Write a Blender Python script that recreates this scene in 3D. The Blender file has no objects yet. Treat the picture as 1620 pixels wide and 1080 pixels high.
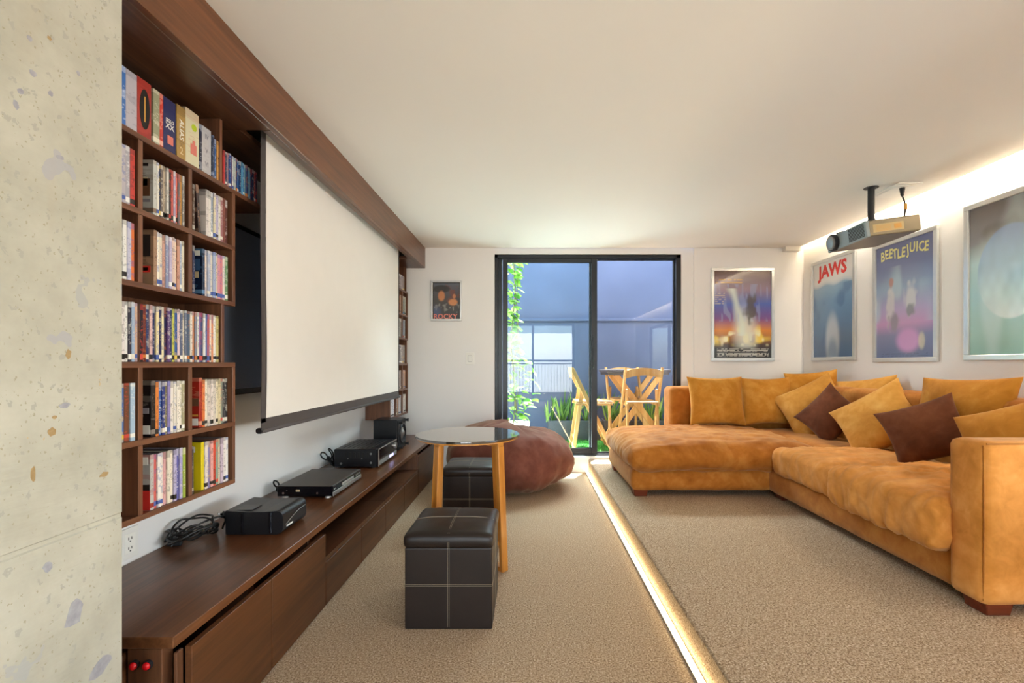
import bpy, bmesh, math, random
import numpy as np
from mathutils import Vector, Matrix, Euler, noise

R = math.radians
S = bpy.context.scene
COL = S.collection
random.seed(7)

# ------------------------------------------------------------------ camera, world, lights, exposure
F, CX, CY, CH = 740.0, 836.0, 576.0, 1.15          # focal length in pixels, principal point, camera height
cam_d = bpy.data.cameras.new('camera')
cam = bpy.data.objects.new('camera', cam_d); COL.objects.link(cam)
cam.location = (0, 0, CH); cam.rotation_euler = (R(90), 0, 0)
cam_d.sensor_width = 36.0; cam_d.lens = F / 1620 * 36
cam_d.shift_x = (810 - CX) / 1620; cam_d.shift_y = (CY - 540) / 1620
cam_d.clip_start = 0.05
S.camera = cam
S.view_settings.view_transform = 'Standard'; S.view_settings.look = 'None'
S.view_settings.gamma = 1.0; S.view_settings.use_curve_mapping = False
S.view_settings.exposure = 1.05

world = bpy.data.worlds.new('sky'); S.world = world; world.use_nodes = True
wn = world.node_tree.nodes; wl = world.node_tree.links
sky = wn.new('ShaderNodeTexSky'); sky.sky_type = 'NISHITA'; sky.sun_disc = False
sky.sun_elevation = R(62); sky.sun_rotation = R(20); sky.air_density = 1.0; sky.dust_density = 1.5
wl.new(sky.outputs[0], wn['Background'].inputs[0]); wn['Background'].inputs[1].default_value = 0.84

def lamp(name, typ, loc, energy, color, direction=None, **kw):
    d = bpy.data.lights.new(name, typ); d.energy = energy; d.color = color
    for k, v in kw.items(): setattr(d, k, v)
    o = bpy.data.objects.new(name, d); COL.objects.link(o); o.location = loc
    if direction is not None: o.rotation_euler = Vector(direction).to_track_quat('-Z', 'Y').to_euler()
    return o
lamp('sun', 'SUN', (0, 6, 6), 20.0, (1.0, 0.97, 0.92), (-0.10, -0.20, -1.0), angle=R(0.6))
lamp('court_sky_fill', 'AREA', (0.7, 6.40, 3.3), 200, (0.93, 0.96, 1.0), (0.0, -0.95, -0.32), shape='RECTANGLE', size=3.4, size_y=0.7)  # lamp added above the court, on top of the sky, to light the room
lamp('side_daylight_fill', 'AREA', (7.0, 0.5, 1.05), 235, (1.0, 0.96, 0.92), (-1.0, 0.10, 0.05), shape='RECTANGLE', size=5.6, size_y=0.70)  # lamp added outside the invented side window to brighten screen and left wall
lamp('far_ceiling_fill', 'AREA', (0.03, 5.30, 0.20), 30, (1.0, 0.97, 0.95), (0.05, -0.60, 0.80), shape='RECTANGLE', size=0.85, size_y=0.2)  # lamp added low behind the beanbag to lift the far ceiling
lamp('rear_daylight_fill', 'AREA', (0.1, -4.2, 1.2), 108, (1.0, 0.96, 0.92), (0.0, 1.0, 0.1), shape='RECTANGLE', size=2.6, size_y=1.8)  # lamp added outside the invented rear window, standing in for its daylight
lamp('cove_light', 'AREA', (2.888, 0.95, 2.46), 31, (1.0, 0.88, 0.72), (0.25, 0, -1.0), shape='RECTANGLE', size=6.9, size_y=0.03)

# ------------------------------------------------------------------ helpers
def at(px, py, Y):
    """room coordinates of a photograph pixel at depth Y"""
    return Vector(((px - CX) * Y / F, Y, CH - (py - CY) * Y / F))

def link(name, data, parent=None, loc=None):
    o = bpy.data.objects.new(name, data); COL.objects.link(o)
    if parent is not None: o.parent = parent
    if loc is not None: o.location = loc
    return o

def tag(o, label=None, cat=None, group=None, kind=None):
    if label: o['label'] = label
    if cat: o['category'] = cat
    if group: o['group'] = group
    if kind: o['kind'] = kind
    return o

def empty(name, loc=(0, 0, 0), rot=(0, 0, 0), **kw):
    o = bpy.data.objects.new(name, None); COL.objects.link(o)
    o.location = loc; o.rotation_euler = rot; o.empty_display_size = 0.05
    return tag(o, **kw)

def mesh_from_bm(bm, name, mats, smooth=False):
    me = bpy.data.meshes.new(name); bm.normal_update(); bm.to_mesh(me); bm.free()
    for m in (mats if isinstance(mats, (list, tuple)) else [mats]): me.materials.append(m)
    if smooth:
        for p in me.polygons: p.use_smooth = True
    return me

def obj(name, bm, mats, parent=None, loc=None, smooth=False, rot=None):
    o = link(name, mesh_from_bm(bm, name, mats, smooth), parent, loc)
    if rot is not None: o.rotation_euler = rot
    return o

def B(bm, x0, x1, y0, y1, z0, z1, bev=0.0, seg=1, M=None, mi=0):
    r = bmesh.ops.create_cube(bm, size=1.0)
    vs = r['verts']
    mat = Matrix.Translation(((x0+x1)/2, (y0+y1)/2, (z0+z1)/2)) @ Matrix.Diagonal((abs(x1-x0), abs(y1-y0), abs(z1-z0), 1))
    bmesh.ops.transform(bm, matrix=mat, verts=vs)
    fs = set(f for v in vs for f in v.link_faces)
    if bev > 0:
        es = list(set(e for v in vs for e in v.link_edges))
        rr = bmesh.ops.bevel(bm, geom=es, offset=bev, segments=seg, affect='EDGES', profile=0.5)
        vs = list(set(v for f in rr['faces'] for v in f.verts) | set(v for v in vs if v.is_valid))
        fs = set(f for v in vs for f in v.link_faces)
    for f in fs: f.material_index = mi
    if M is not None: bmesh.ops.transform(bm, matrix=M, verts=list(set(v for f in fs for v in f.verts)))
    return bm

def box(name, x0, x1, y0, y1, z0, z1, mat, parent=None, bev=0.0, seg=1, smooth=False):
    cx, cy, cz = (x0+x1)/2, (y0+y1)/2, (z0+z1)/2
    bm = bmesh.new(); B(bm, x0-cx, x1-cx, y0-cy, y1-cy, z0-cz, z1-cz, bev, seg)
    return obj(name, bm, mat, parent, (cx, cy, cz), smooth)

def bar(bm, a, b, w, t, side=(1, 0, 0), bev=0.002, mi=0):
    """rectangular bar from a to b; w across along side, t the other way"""
    a = Vector(a); b = Vector(b); d = b - a; L = d.length; d.normalize()
    s = Vector(side); s = (s - d * s.dot(d)).normalized(); n = d.cross(s)
    M = Matrix(((s.x, n.x, d.x, (a.x+b.x)/2), (s.y, n.y, d.y, (a.y+b.y)/2), (s.z, n.z, d.z, (a.z+b.z)/2), (0, 0, 0, 1)))
    return B(bm, -w/2, w/2, -t/2, t/2, -L/2, L/2, bev, 1, M, mi)

def cyl(bm, c, r, h, axis='Z', n=24, r2=None, bev=0.0, mi=0):
    m = Matrix.Translation(c)
    if axis == 'X': m = m @ Matrix.Rotation(R(90), 4, 'Y')
    elif axis == 'Y': m = m @ Matrix.Rotation(R(90), 4, 'X')
    rr = bmesh.ops.create_cone(bm, cap_ends=True, segments=n, radius1=r, radius2=r if r2 is None else r2, depth=h, matrix=m)
    for v in rr['verts']:
        for f in v.link_faces: f.material_index = mi
    return bm

def tube(name, pts, rad, mat, parent=None, cyclic=False, res=6):
    cu = bpy.data.curves.new(name, 'CURVE'); cu.dimensions = '3D'; cu.bevel_depth = rad; cu.bevel_resolution = 2
    cu.resolution_u = res; cu.use_fill_caps = True
    sp = cu.splines.new('BEZIER'); sp.bezier_points.add(len(pts) - 1)
    for p, q in zip(sp.bezier_points, pts):
        p.co = q; p.handle_left_type = p.handle_right_type = 'AUTO'
    sp.use_cyclic_u = cyclic
    cu.materials.append(mat)
    tmp = bpy.data.objects.new('tmp', cu); COL.objects.link(tmp)
    me = bpy.data.meshes.new_from_object(tmp.evaluated_get(bpy.context.evaluated_depsgraph_get()))
    bpy.data.objects.remove(tmp)
    for p in me.polygons: p.use_smooth = True
    return link(name, me, parent)

def text_mesh(name, body, size, mat, M, parent=None, sx=1.0, extrude=0.0004, bold=0.0):
    cu = bpy.data.curves.new(name, 'FONT'); cu.body = body; cu.size = size; cu.extrude = extrude
    cu.align_x = 'CENTER'; cu.align_y = 'CENTER'; cu.resolution_u = 2; cu.offset = bold
    tmp = bpy.data.objects.new('tmp', cu); COL.objects.link(tmp)
    me = bpy.data.meshes.new_from_object(tmp.evaluated_get(bpy.context.evaluated_depsgraph_get()))
    bpy.data.objects.remove(tmp)
    me.materials.clear(); me.materials.append(mat)
    me.transform(M @ Matrix.Diagonal((sx, 1, 1, 1)))
    return link(name, me, parent)

def facing(origin, right, up):
    """matrix that puts a flat drawing (x right, y up) at origin"""
    r = Vector(right).normalized(); u = Vector(up).normalized(); n = r.cross(u); o = Vector(origin)
    return Matrix(((r.x, u.x, n.x, o.x), (r.y, u.y, n.y, o.y), (r.z, u.z, n.z, o.z), (0, 0, 0, 1)))

# ------------------------------------------------------------------ materials
def srgb(h):
    h = h.lstrip('#'); c = [int(h[i:i+2], 16)/255 for i in (0, 2, 4)]
    return tuple(((x + .055)/1.055)**2.4 if x > .04045 else x/12.92 for x in c)

class NT:
    def __init__(s, name):
        s.m = bpy.data.materials.new(name); s.m.use_nodes = True
        s.n = s.m.node_tree.nodes; s.l = s.m.node_tree.links; s.b = s.n['Principled BSDF']
    def node(s, t, **kw):
        n = s.n.new(t)
        for k, v in kw.items(): setattr(n, k, v)
        return n
    def put(s, sock, v):
        if hasattr(v, 'is_linked') or isinstance(v, bpy.types.NodeSocket): s.l.new(v, sock)
        elif isinstance(v, tuple) and len(v) == 3 and sock.type == 'RGBA': sock.default_value = (*v, 1)
        else: sock.default_value = v
    def coord(s, which='Object', scale=(1, 1, 1)):
        tc = s.node('ShaderNodeTexCoord'); mp = s.node('ShaderNodeMapping')
        s.l.new(tc.outputs[which], mp.inputs[0]); mp.inputs['Scale'].default_value = scale
        return mp.outputs[0]
    def world(s, scale=(1, 1, 1)):
        g = s.node('ShaderNodeNewGeometry'); mp = s.node('ShaderNodeMapping')
        s.l.new(g.outputs['Position'], mp.inputs[0]); mp.inputs['Scale'].default_value = scale
        return mp.outputs[0]
    def noise(s, vec, scale, detail=3, rough=.5, dist=0.0):
        n = s.node('ShaderNodeTexNoise'); s.l.new(vec, n.inputs['Vector'])
        n.inputs['Scale'].default_value = scale; n.inputs['Detail'].default_value = detail
        n.inputs['Roughness'].default_value = rough; n.inputs['Distortion'].default_value = dist
        return n.outputs[0]
    def ramp(s, fac, stops):
        r = s.node('ShaderNodeValToRGB'); s.l.new(fac, r.inputs[0]); e = r.color_ramp.elements
        while len(e) < len(stops): e.new(.5)
        for el, (p, c) in zip(e, stops):
            el.position = p; el.color = (*c, 1) if len(c) == 3 else c
        return r.outputs[0]
    def mix(s, fac, a, b, mode='MIX'):
        n = s.node('ShaderNodeMix', data_type='RGBA', blend_type=mode)
        s.put(n.inputs[0], fac); s.put(n.inputs[6], a); s.put(n.inputs[7], b)
        return n.outputs[2]
    def math(s, op, a, b=0.0):
        n = s.node('ShaderNodeMath', operation=op); s.put(n.inputs[0], a); s.put(n.inputs[1], b); return n.outputs[0]
    def bump(s, h, strength, dist=.01):
        n = s.node('ShaderNodeBump'); s.l.new(h, n.inputs['Height'])
        n.inputs['Strength'].default_value = strength; n.inputs['Distance'].default_value = dist
        s.l.new(n.outputs[0], s.b.inputs['Normal'])
    def set(s, **kw):
        for k, v in kw.items():
            s.put(s.b.inputs[k.replace('_', ' ')], v)
        return s

def plain(name, hexc, rough=.5, metal=0.0, var=0.0, spec=None, scale=8):
    t = NT(name); c = srgb(hexc)
    if var > 0:
        f = t.noise(t.coord(), scale, 3)
        t.set(Base_Color=t.ramp(f, [(.3, tuple(x*(1-var) for x in c)), (.7, tuple(min(1, x*(1+var)) for x in c))]))
    else: t.set(Base_Color=c)
    t.set(Roughness=rough, Metallic=metal)
    if spec is not None: t.b.inputs['Specular IOR Level'].default_value = spec
    return t.m

def wood(name, dark, light, axis='Y', rough=.35, grain=1.0, fine=60):
    t = NT(name)
    sc = {'Y': (fine, 2.0, fine), 'Z': (fine, fine, 2.0), 'X': (2.0, fine, fine)}[axis]
    sc2 = {'Y': (9, .8, 9), 'Z': (9, 9, .8), 'X': (.8, 9, 9)}[axis]
    a = t.noise(t.world(sc), 1.0, 4, .6, .6); b = t.noise(t.world(sc2), 1.0, 3, .5, 1.5)
    f = t.math('ADD', t.math('MULTIPLY', a, .55 * grain), t.math('MULTIPLY', b, .45))
    d, l = srgb(dark), srgb(light)
    t.set(Base_Color=t.ramp(f, [(.32, d), (.66, l)]), Roughness=rough)
    t.bump(a, .12 * grain, .002)
    return t.m

M = {}
M['oak_y'] = wood('dark_oak_lengthways', '#3c2416', '#6b452c', 'Y', .34)
M['oak_top'] = wood('dark_oak_worktop', '#482812', '#764a2c', 'Y', .30)
M['oak_z'] = wood('dark_oak_upright', '#40281a', '#744a30', 'Z', .36)
M['oak_shelf'] = wood('oak_shelf_boards', '#4e3022', '#86593f', 'Y', .36)
M['oak_upright'] = wood('oak_shelf_uprights', '#4e3022', '#86593f', 'Z', .36)
M['oak_front'] = wood('oak_door_fronts', '#3a200f', '#643c20', 'Y', .38)
M['oak_beam'] = wood('oak_ceiling_beam', '#4a2a16', '#784a2c', 'Y', .30)
M['honey'] = wood('honey_wood', '#9a5c1c', '#d08e3c', 'Z', .30, 1.0, 40)
M['chairwood'] = wood('outdoor_chair_wood', '#b8803c', '#e2b878', 'Z', .45, .8, 40)
M['footwood'] = wood('sofa_foot_wood', '#4a1c0c', '#7c3418', 'X', .35)
M['wall'] = plain('white_wall_paint', '#e8e6e4', .75, var=.012, scale=2)
M['ceiling'] = plain('white_ceiling_paint', '#e9e6e0', .8, var=.01, scale=1.2)
M['gap'] = plain('dark_recess', '#140d08', .8)
M['black'] = plain('black_plastic', '#101014', .35, var=.1)
M['blackmatte'] = plain('black_matte_plastic', '#17171b', .55, var=.1)
M['blackgloss'] = plain('black_gloss_plastic', '#0c0c12', .12)
M['darkgrey'] = plain('dark_grey_metal_lid', '#473f3a', .42, .4, var=.06)
M['silver'] = plain('brushed_silver', '#b4b0aa', .32, .85, var=.08)
M['chrome'] = plain('chrome', '#d8d8d8', .12, 1.0)
M['alu'] = plain('aluminium_poster_frame', '#d2d4d4', .28, .7, var=.05)
M['doorframe'] = plain('black_door_frame', '#1b1d22', .35, .3, var=.1)
M['white'] = plain('white_plastic', '#e8e6e0', .4)
M['grey'] = plain('grey_plastic', '#7a7a78', .5)
M['warmground'] = plain('terracotta_paving', '#66503e', .8, var=.1)
M['red'] = plain('red_button', '#d0141c', .2)
M['paper'] = plain('printed_white', '#f0eee6', .6)
M['ink'] = plain('printed_black', '#15130f', .6)
M['screenwhite'] = plain('projection_fabric', '#e2ddd6', .85, var=.01)
M['screenblack'] = plain('screen_border_fabric', '#4a4342', .7, var=.08)
M['tvglass'] = plain('television_glass', '#5f6778', .35)
M['cable'] = plain('black_rubber_cable', '#0d0c0c', .4)

def emit(name, col, strength):
    t = NT(name); t.set(Base_Color=col, Emission_Color=col); t.b.inputs['Emission Strength'].default_value = strength
    return t.m
M['led'] = emit('warm_led_strip', (1.0, .80, .48), 13.0)
M['display'] = emit('lit_display', (.55, .5, 1.0), 1.2)

# carpet
t = NT('beige_loop_carpet')
v = t.world((1, 1, 1)); a = t.noise(v, 150, 2, .6); b = t.noise(v, 400, 2, .7); c = t.noise(v, 1.3, 2)
f = t.math('ADD', t.math('MULTIPLY', a, .55), t.math('MULTIPLY', b, .45))
colr = t.ramp(f, [(.39, srgb('#664f39')), (.47, srgb('#a0876b')), (.54, srgb('#bca488')), (.62, srgb('#e0d0b8'))])
colr = t.mix(t.math('MULTIPLY', c, .25), colr, srgb('#a89074'))
t.set(Base_Color=colr, Roughness=.95); t.b.inputs['Specular IOR Level'].default_value = .1
t.bump(f, .6, .006); M['carpet'] = t.m

# concrete
t = NT('bush_concrete'); v = t.world((1, 1, 1))
base = t.ramp(t.noise(v, 5, 5, .65), [(.3, srgb('#9b9788')), (.7, srgb('#b2ae9f'))])
def stones(scale, thr, width, colour, base, seed):
    vo = t.node('ShaderNodeTexVoronoi'); mp = t.node('ShaderNodeMapping')
    wob = t.node('ShaderNodeMix', data_type='VECTOR'); nz = t.node('ShaderNodeTexNoise'); nz.inputs['Scale'].default_value = scale*2.2
    t.l.new(v, nz.inputs['Vector']); wob.inputs[0].default_value = min(.5, 1.1 / scale)
    t.l.new(v, wob.inputs[4]); t.l.new(nz.outputs['Color'], wob.inputs[5])
    t.l.new(wob.outputs[1], mp.inputs[0]); mp.inputs['Location'].default_value = (seed, seed*1.7, seed*.3); mp.inputs['Scale'].default_value = (1, 1.25, .85)
    t.l.new(mp.outputs[0], vo.inputs['Vector']); vo.inputs['Scale'].default_value = scale
    near = t.math('LESS_THAN', vo.outputs['Distance'], width)
    sep = t.node('ShaderNodeSeparateColor'); t.l.new(vo.outputs['Color'], sep.inputs[0])
    pick = t.math('LESS_THAN', sep.outputs[0], thr)
    return t.mix(t.math('MULTIPLY', t.math('MULTIPLY', near, pick), .8), base, colour)
base = stones(11, .10, .27, srgb('#9c9c98'), base, 3.1)
base = stones(24, .10, .26, srgb('#b39a72'), base, 9.4)
base = stones(40, .20, .24, srgb('#98968a'), base, 5.7)
base = stones(120, .14, .30, srgb('#8f886f'), base, 1.2)
base = stones(6, .10, .22, srgb('#9b9a9c'), base, 7.7)
streak = t.ramp(t.noise(t.world((9, 9, 1.1)), 1.0, 2), [(.62, (0, 0, 0)), (.78, (1, 1, 1))])
base = t.mix(t.math('MULTIPLY', streak, .22), base, srgb('#b08c5c'))
t.set(Base_Color=base, Roughness=.85)
t.bump(t.noise(t.world((14, 14, 90)), 1.0, 3), .25, .004); M['concrete'] = t.m

# suede fabrics
def suede(name, d, m_, l, sheen=.25):
    t = NT(name); v = t.world((1, 1, 1))
    a = t.noise(v, 3.2, 4, .6, .8); b = t.noise(v, 14, 3, .6, .5); f = t.math('ADD', t.math('MULTIPLY', a, .65), t.math('MULTIPLY', b, .35))
    t.set(Base_Color=t.ramp(f, [(.32, srgb(d)), (.5, srgb(m_)), (.68, srgb(l))]), Roughness=.82)
    t.b.inputs['Sheen Weight'].default_value = sheen; t.b.inputs['Sheen Roughness'].default_value = .45
    t.b.inputs['Sheen Tint'].default_value = (1, .8, .5, 1); t.b.inputs['Specular IOR Level'].default_value = .15
    t.bump(t.noise(v, 420, 2), .12, .002)
    return t.m
M['suede'] = suede('ochre_suede', '#8e5013', '#aa6724', '#c2833c')
M['suede_lit'] = suede('ochre_suede_lit', '#ac6c22', '#ce873c', '#e6a45a')  # same sofa suede, with the light on seats and arm put into the colour
M['pillow_a'] = suede('ochre_cushion_suede', '#a0641a', '#b87a28', '#cc9444')
M['pillow_b'] = suede('pale_cushion_suede', '#aa7228', '#c28a3c', '#d6a458')
M['brownsuede'] = suede('brown_suede', '#4c2612', '#5e321c', '#704128', .15)
M['bean'] = suede('plum_brown_cotton', '#5c3228', '#6c3e32', '#7c4c40', .2)

# leather
t = NT('dark_brown_leather'); v = t.coord('Object')
t.set(Base_Color=t.ramp(t.noise(v, 6, 3), [(.3, srgb('#1b1310')), (.7, srgb('#241a15'))]), Roughness=.42); t.b.inputs['Specular IOR Level'].default_value = .35
vo = t.node('ShaderNodeTexVoronoi', feature='DISTANCE_TO_EDGE'); t.l.new(v, vo.inputs['Vector']); vo.inputs['Scale'].default_value = 260
t.bump(vo.outputs['Distance'], .12, .002); M['leather'] = t.m
M['stitch'] = plain('cream_stitching', '#a89a84', .7)
t = NT('black_glass_tabletop'); t.set(Base_Color=srgb('#3a332c'), Roughness=.07, IOR=2.2); t.b.inputs['Coat Weight'].default_value = 1.0; t.b.inputs['Coat Roughness'].default_value = .04; M['tableglass'] = t.m

# glass: clear with a real mirror reflection by angle
def glass(name, tint, ior=1.5):
    t = NT(name); t.n.remove(t.b)
    tr = t.node('ShaderNodeBsdfTransparent'); tr.inputs[0].default_value = (*tint, 1)
    gl = t.node('ShaderNodeBsdfGlossy'); gl.inputs['Roughness'].default_value = 0.0
    fr = t.node('ShaderNodeFresnel'); fr.inputs[0].default_value = ior
    mx = t.node('ShaderNodeMixShader'); ge = t.node('ShaderNodeNewGeometry')
    t.l.new(t.math('MULTIPLY', fr.outputs[0], t.math('SUBTRACT', 1.0, ge.outputs['Backfacing'])), mx.inputs[0]); t.l.new(tr.outputs[0], mx.inputs[1]); t.l.new(gl.outputs[0], mx.inputs[2])
    t.l.new(mx.outputs[0], t.n['Material Output'].inputs[0])
    return t.m
M['glass'] = glass('clear_window_glass', (.93, .96, .97), 1.5)
M['tintglass'] = glass('green_tinted_glass', (.80, .92, .94), 1.55)
t = NT('lens_glass'); t.set(Base_Color=srgb('#8fa0a8'), Roughness=.05, Metallic=.3); M['lens'] = t.m

# disc cases: every copy carries its own two colours as object properties
def case_material(name, mode):
    t = NT(name)
    c1 = t.node('ShaderNodeAttribute', attribute_type='OBJECT', attribute_name='tone_a').outputs['Color']
    c2 = t.node('ShaderNodeAttribute', attribute_type='OBJECT', attribute_name='tone_b').outputs['Color']
    oi = t.node('ShaderNodeObjectInfo'); rnd = oi.outputs['Random']
    tc = t.node('ShaderNodeTexCoord'); sp = t.node('ShaderNodeSeparateXYZ'); t.l.new(tc.outputs['Generated'], sp.inputs[0])
    z = sp.outputs[2]; u = sp.outputs[1] if mode == 'spine' else sp.outputs[0]
    cmb = t.node('ShaderNodeCombineXYZ'); t.put(cmb.inputs[0], t.math('MULTIPLY', rnd, 57.0))
    t.put(cmb.inputs[1], t.math('MULTIPLY', u, 2.2 if mode == 'spine' else 7.0)); t.put(cmb.inputs[2], t.math('MULTIPLY', z, 46.0))
    tx = t.noise(cmb.outputs[0], 1.0, 2, .6)
    letters = t.math('MULTIPLY', t.math('GREATER_THAN', tx, .57), .5)
    lo = t.math('ADD', .18, t.math('MULTIPLY', rnd, .25)); hi = t.math('ADD', .62, t.math('MULTIPLY', rnd, .25))
    band = t.math('MULTIPLY', t.math('GREATER_THAN', z, lo), t.math('LESS_THAN', z, hi))
    edge = t.math('MULTIPLY', t.math('GREATER_THAN', u, .2), t.math('LESS_THAN', u, .8))
    m1 = t.math('MULTIPLY', t.math('MULTIPLY', letters, band), edge)
    col = t.mix(m1, c1, c2)
    foot = t.math('MULTIPLY', t.math('LESS_THAN', z, .13), t.math('GREATER_THAN', z, t.math('ADD', .02, t.math('MULTIPLY', rnd, .05))))
    col = t.mix(t.math('MULTIPLY', foot, t.math('GREATER_THAN', rnd, .35)), col, c2)
    cap = t.math('GREATER_THAN', z, t.math('ADD', .86, t.math('MULTIPLY', rnd, .1)))
    col = t.mix(t.math('MULTIPLY', cap, .4), col, c2)
    blot = t.noise(cmb.outputs[0], .22, 1)
    col = t.mix(t.math('MULTIPLY', t.math('GREATER_THAN', blot, .6), .35), col, c2)
    t.set(Base_Color=col, Roughness=.28)
    return t.m
M['spine'] = case_material('printed_spine', 'spine')
M['cover'] = case_material('printed_cover', 'cover')
M['casebody'] = plain('black_disc_case', '#1c1c20', .4)
M['boxtop'] = plain('card_box_top', '#8f948c', .6)

# flat print painted per vertex (posters)
t = NT('poster_print'); ca = t.node('ShaderNodeVertexColor', layer_name='print'); t.set(Base_Color=ca.outputs[0], Roughness=.35); M['print'] = t.m
t.b.inputs['Coat Weight'].default_value = .6; t.b.inputs['Coat Roughness'].default_value = .05
for k, h in dict(t_red='#d8362e', t_yellow='#e3dc92', t_white='#f0ece2', t_pink='#d87a6c', t_black='#15120f', t_tan='#d9c49a', t_gold='#d09a44', t_lime='#b9cc2c', t_grey='#8c8a92').items():
    M[k] = plain('print_' + k[2:], h, .5)

# outdoors
t = NT('blue_grey_render'); v = t.world((1, 1, 1))
t.set(Base_Color=t.ramp(t.noise(v, 2.5, 4), [(.3, srgb('#3c455c')), (.7, srgb('#454e66'))]), Roughness=.85); M['bluewall'] = t.m
M['whitewall'] = plain('white_garden_wall', '#f0eee8', .8)
M['planter'] = plain('dark_grey_planter', '#3c4048', .7, var=.18, scale=60)
M['soil'] = plain('soil', '#2c2018', .9, var=.3, scale=30)
M['turf'] = plain('artificial_turf', '#3f8a2e', .9, var=.35, scale=120)
M['paving'] = plain('garden_paving', '#e6e2d8', .8, var=.04)
def leafmat(name, a, b, c):
    t = NT(name); oi = t.node('ShaderNodeObjectInfo')
    t.set(Base_Color=t.ramp(t.math('ADD', t.math('MULTIPLY', oi.outputs['Random'], .7), t.math('MULTIPLY', t.noise(t.coord(), 20, 2), .3)), [(.15, srgb(a)), (.5, srgb(b)), (.85, srgb(c))]), Roughness=.4)
    tl = t.node('ShaderNodeBsdfTranslucent'); t.l.new(t.b.inputs['Base Color'].links[0].from_socket, tl.inputs[0])
    mx = t.node('ShaderNodeMixShader'); mx.inputs[0].default_value = .45
    t.l.new(t.b.outputs[0], mx.inputs[1]); t.l.new(tl.outputs[0], mx.inputs[2]); t.l.new(mx.outputs[0], t.n['Material Output'].inputs[0])
    return t.m
M['leaf'] = leafmat('vine_leaf', '#3f7a22', '#7db13c', '#b6d478')
M['blade'] = leafmat('sword_leaf', '#2e5a24', '#5d8c34', '#a9bf5a')
M['stem'] = plain('vine_stem', '#8a7a50', .7, var=.2)
M['tabletop_dark'] = plain('slate_table_top', '#34323a', .45, var=.1)

# ------------------------------------------------------------------ the setting
D = 4.98; ZC = 2.388; XW = -1.51; XR = 2.93; ZP = .139; XS = .641; YR = -2.6
def struct(o): o['kind'] = 'structure'; return o
struct(box('floor', XW-.1, XS, YR, D+.02, -.12, 0, M['carpet']))
bm = bmesh.new(); B(bm, XS, XR+.1, YR, D+.02, -.12, ZP, .012, 3)
struct(obj('floor_raised', bm, M['carpet']))
struct(box('ceiling', XW-.1, 2.862, YR-.1, D, ZC, ZC+.05, M['ceiling']))
struct(box('ceiling_cove', 2.5, XR+.1, YR-.1, D+.1, ZC+.2, ZC+.26, M['ceiling']))
struct(box('wall_left', XW-.12, XW, YR-.1, D, 0, ZC, M['wall']))
WY0, WY1, WZ0, WZ1 = -1.3, 1.75, .62, 2.05                         # unseen side glazing, invented to carry daylight in from the right
bm = bmesh.new(); B(bm, XR, XR+.12, WY1, D+.1, 0, ZC+.2); B(bm, XR, XR+.12, YR-.1, WY0, 0, ZC+.2); B(bm, XR, XR+.12, WY0, WY1, WZ1, ZC+.2); B(bm, XR, XR+.12, WY0, WY1, 0, WZ0)
struct(obj('wall_right', bm, M['wall']))
w3 = empty('added_side_window'); struct(w3)
bm = bmesh.new()
for y in (WY0+.025, (WY0+WY1)/2, WY1-.025): B(bm, XR+.04, XR+.09, y-.025, y+.025, WZ0, WZ1)
for z in (WZ0+.025, WZ1-.025): B(bm, XR+.04, XR+.09, WY0, WY1, z-.025, z+.025)
obj('window_frame', bm, M['doorframe'], w3)
for y0_, y1_ in ((WY0+.05, (WY0+WY1)/2-.025), ((WY0+WY1)/2+.025, WY1-.05)):
    bm = bmesh.new(); B(bm, XR+.062, XR+.068, y0_, y1_, WZ0+.05, WZ1-.05); obj('pane', bm, M['glass'], w3)
DX0, DX1, DZ0, DZ1 = -.362, 1.634, .170, 2.325           # door opening
bm = bmesh.new()
B(bm, XW-.1, DX0, D, D+.2, 0, ZC+.3); B(bm, 1.763, XR+.1, D, D+.2, 0, ZC+.3); B(bm, DX1, 1.763, D+.02, D+.2, 0, ZC+.3)
B(bm, DX0, DX1, D+.012, D+.2, DZ1, ZC+.3); B(bm, DX0, DX1, D, D+.2, 0, DZ0-.012)
struct(obj('wall_back', bm, M['wall']))
struct(box('trim_3', DX0, DX1, D-.012, D+.23, DZ0-.012, DZ0, M['white'], bev=.002))        # bright door sill
# rear wall with its tall glazed opening (unseen, invented behind the camera to carry daylight; mirrors in the door)
RX0, RX1, RZ = -1.0, 1.25, 2.25
bm = bmesh.new(); B(bm, XW-.1, RX0, YR-.12, YR, 0, ZC); B(bm, RX1, XR+.1, YR-.12, YR, 0, ZC); B(bm, RX0, RX1, YR-.12, YR, RZ, ZC)
struct(obj('wall_rear', bm, M['wall']))
w2 = empty('window_2'); struct(w2)
bm = bmesh.new()
for x in (RX0+.03, .12, RX1-.03): B(bm, x-.03, x+.03, YR-.09, YR-.03, 0.14, RZ)
for z in (.17, 1.25, RZ-.03): B(bm, RX0, RX1, YR-.085, YR-.035, z-.025, z+.025)
obj('window_frame', bm, M['doorframe'], w2)
for x0_, x1_ in ((RX0+.06, .09), (.15, RX1-.06)):
    for z0_, z1_ in ((.195, 1.225), (1.275, RZ-.055)):
        bm = bmesh.new(); B(bm, x0_, x1_, YR-.063, YR-.057, z0_, z1_); obj('pane', bm, M['glass'], w2)
bm = bmesh.new()
for i in range(26): B(bm, RX0+.06+i*.087, RX0+.068+i*.087, YR-.3, YR-.292, .15, 1.15)
B(bm, RX0, RX1, YR-.31, YR-.28, 1.15, 1.18); g_ = obj('railing', bm, M['doorframe'], w2)
struct(box('ground', -8, 12, -12, YR-.13, -.3, -.05, M['warmground'])); struct(box('ground_side', XR+.13, 12, YR-.12, 4.6, -.3, -.05, M['warmground']))
struct(box('sky_blocking_slab', XR+.13, 6.1, -2.4, 3.0, 2.12, 2.2, M['whitewall']))  # unseen slab added to cut the high sky light through the side glazing
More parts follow.
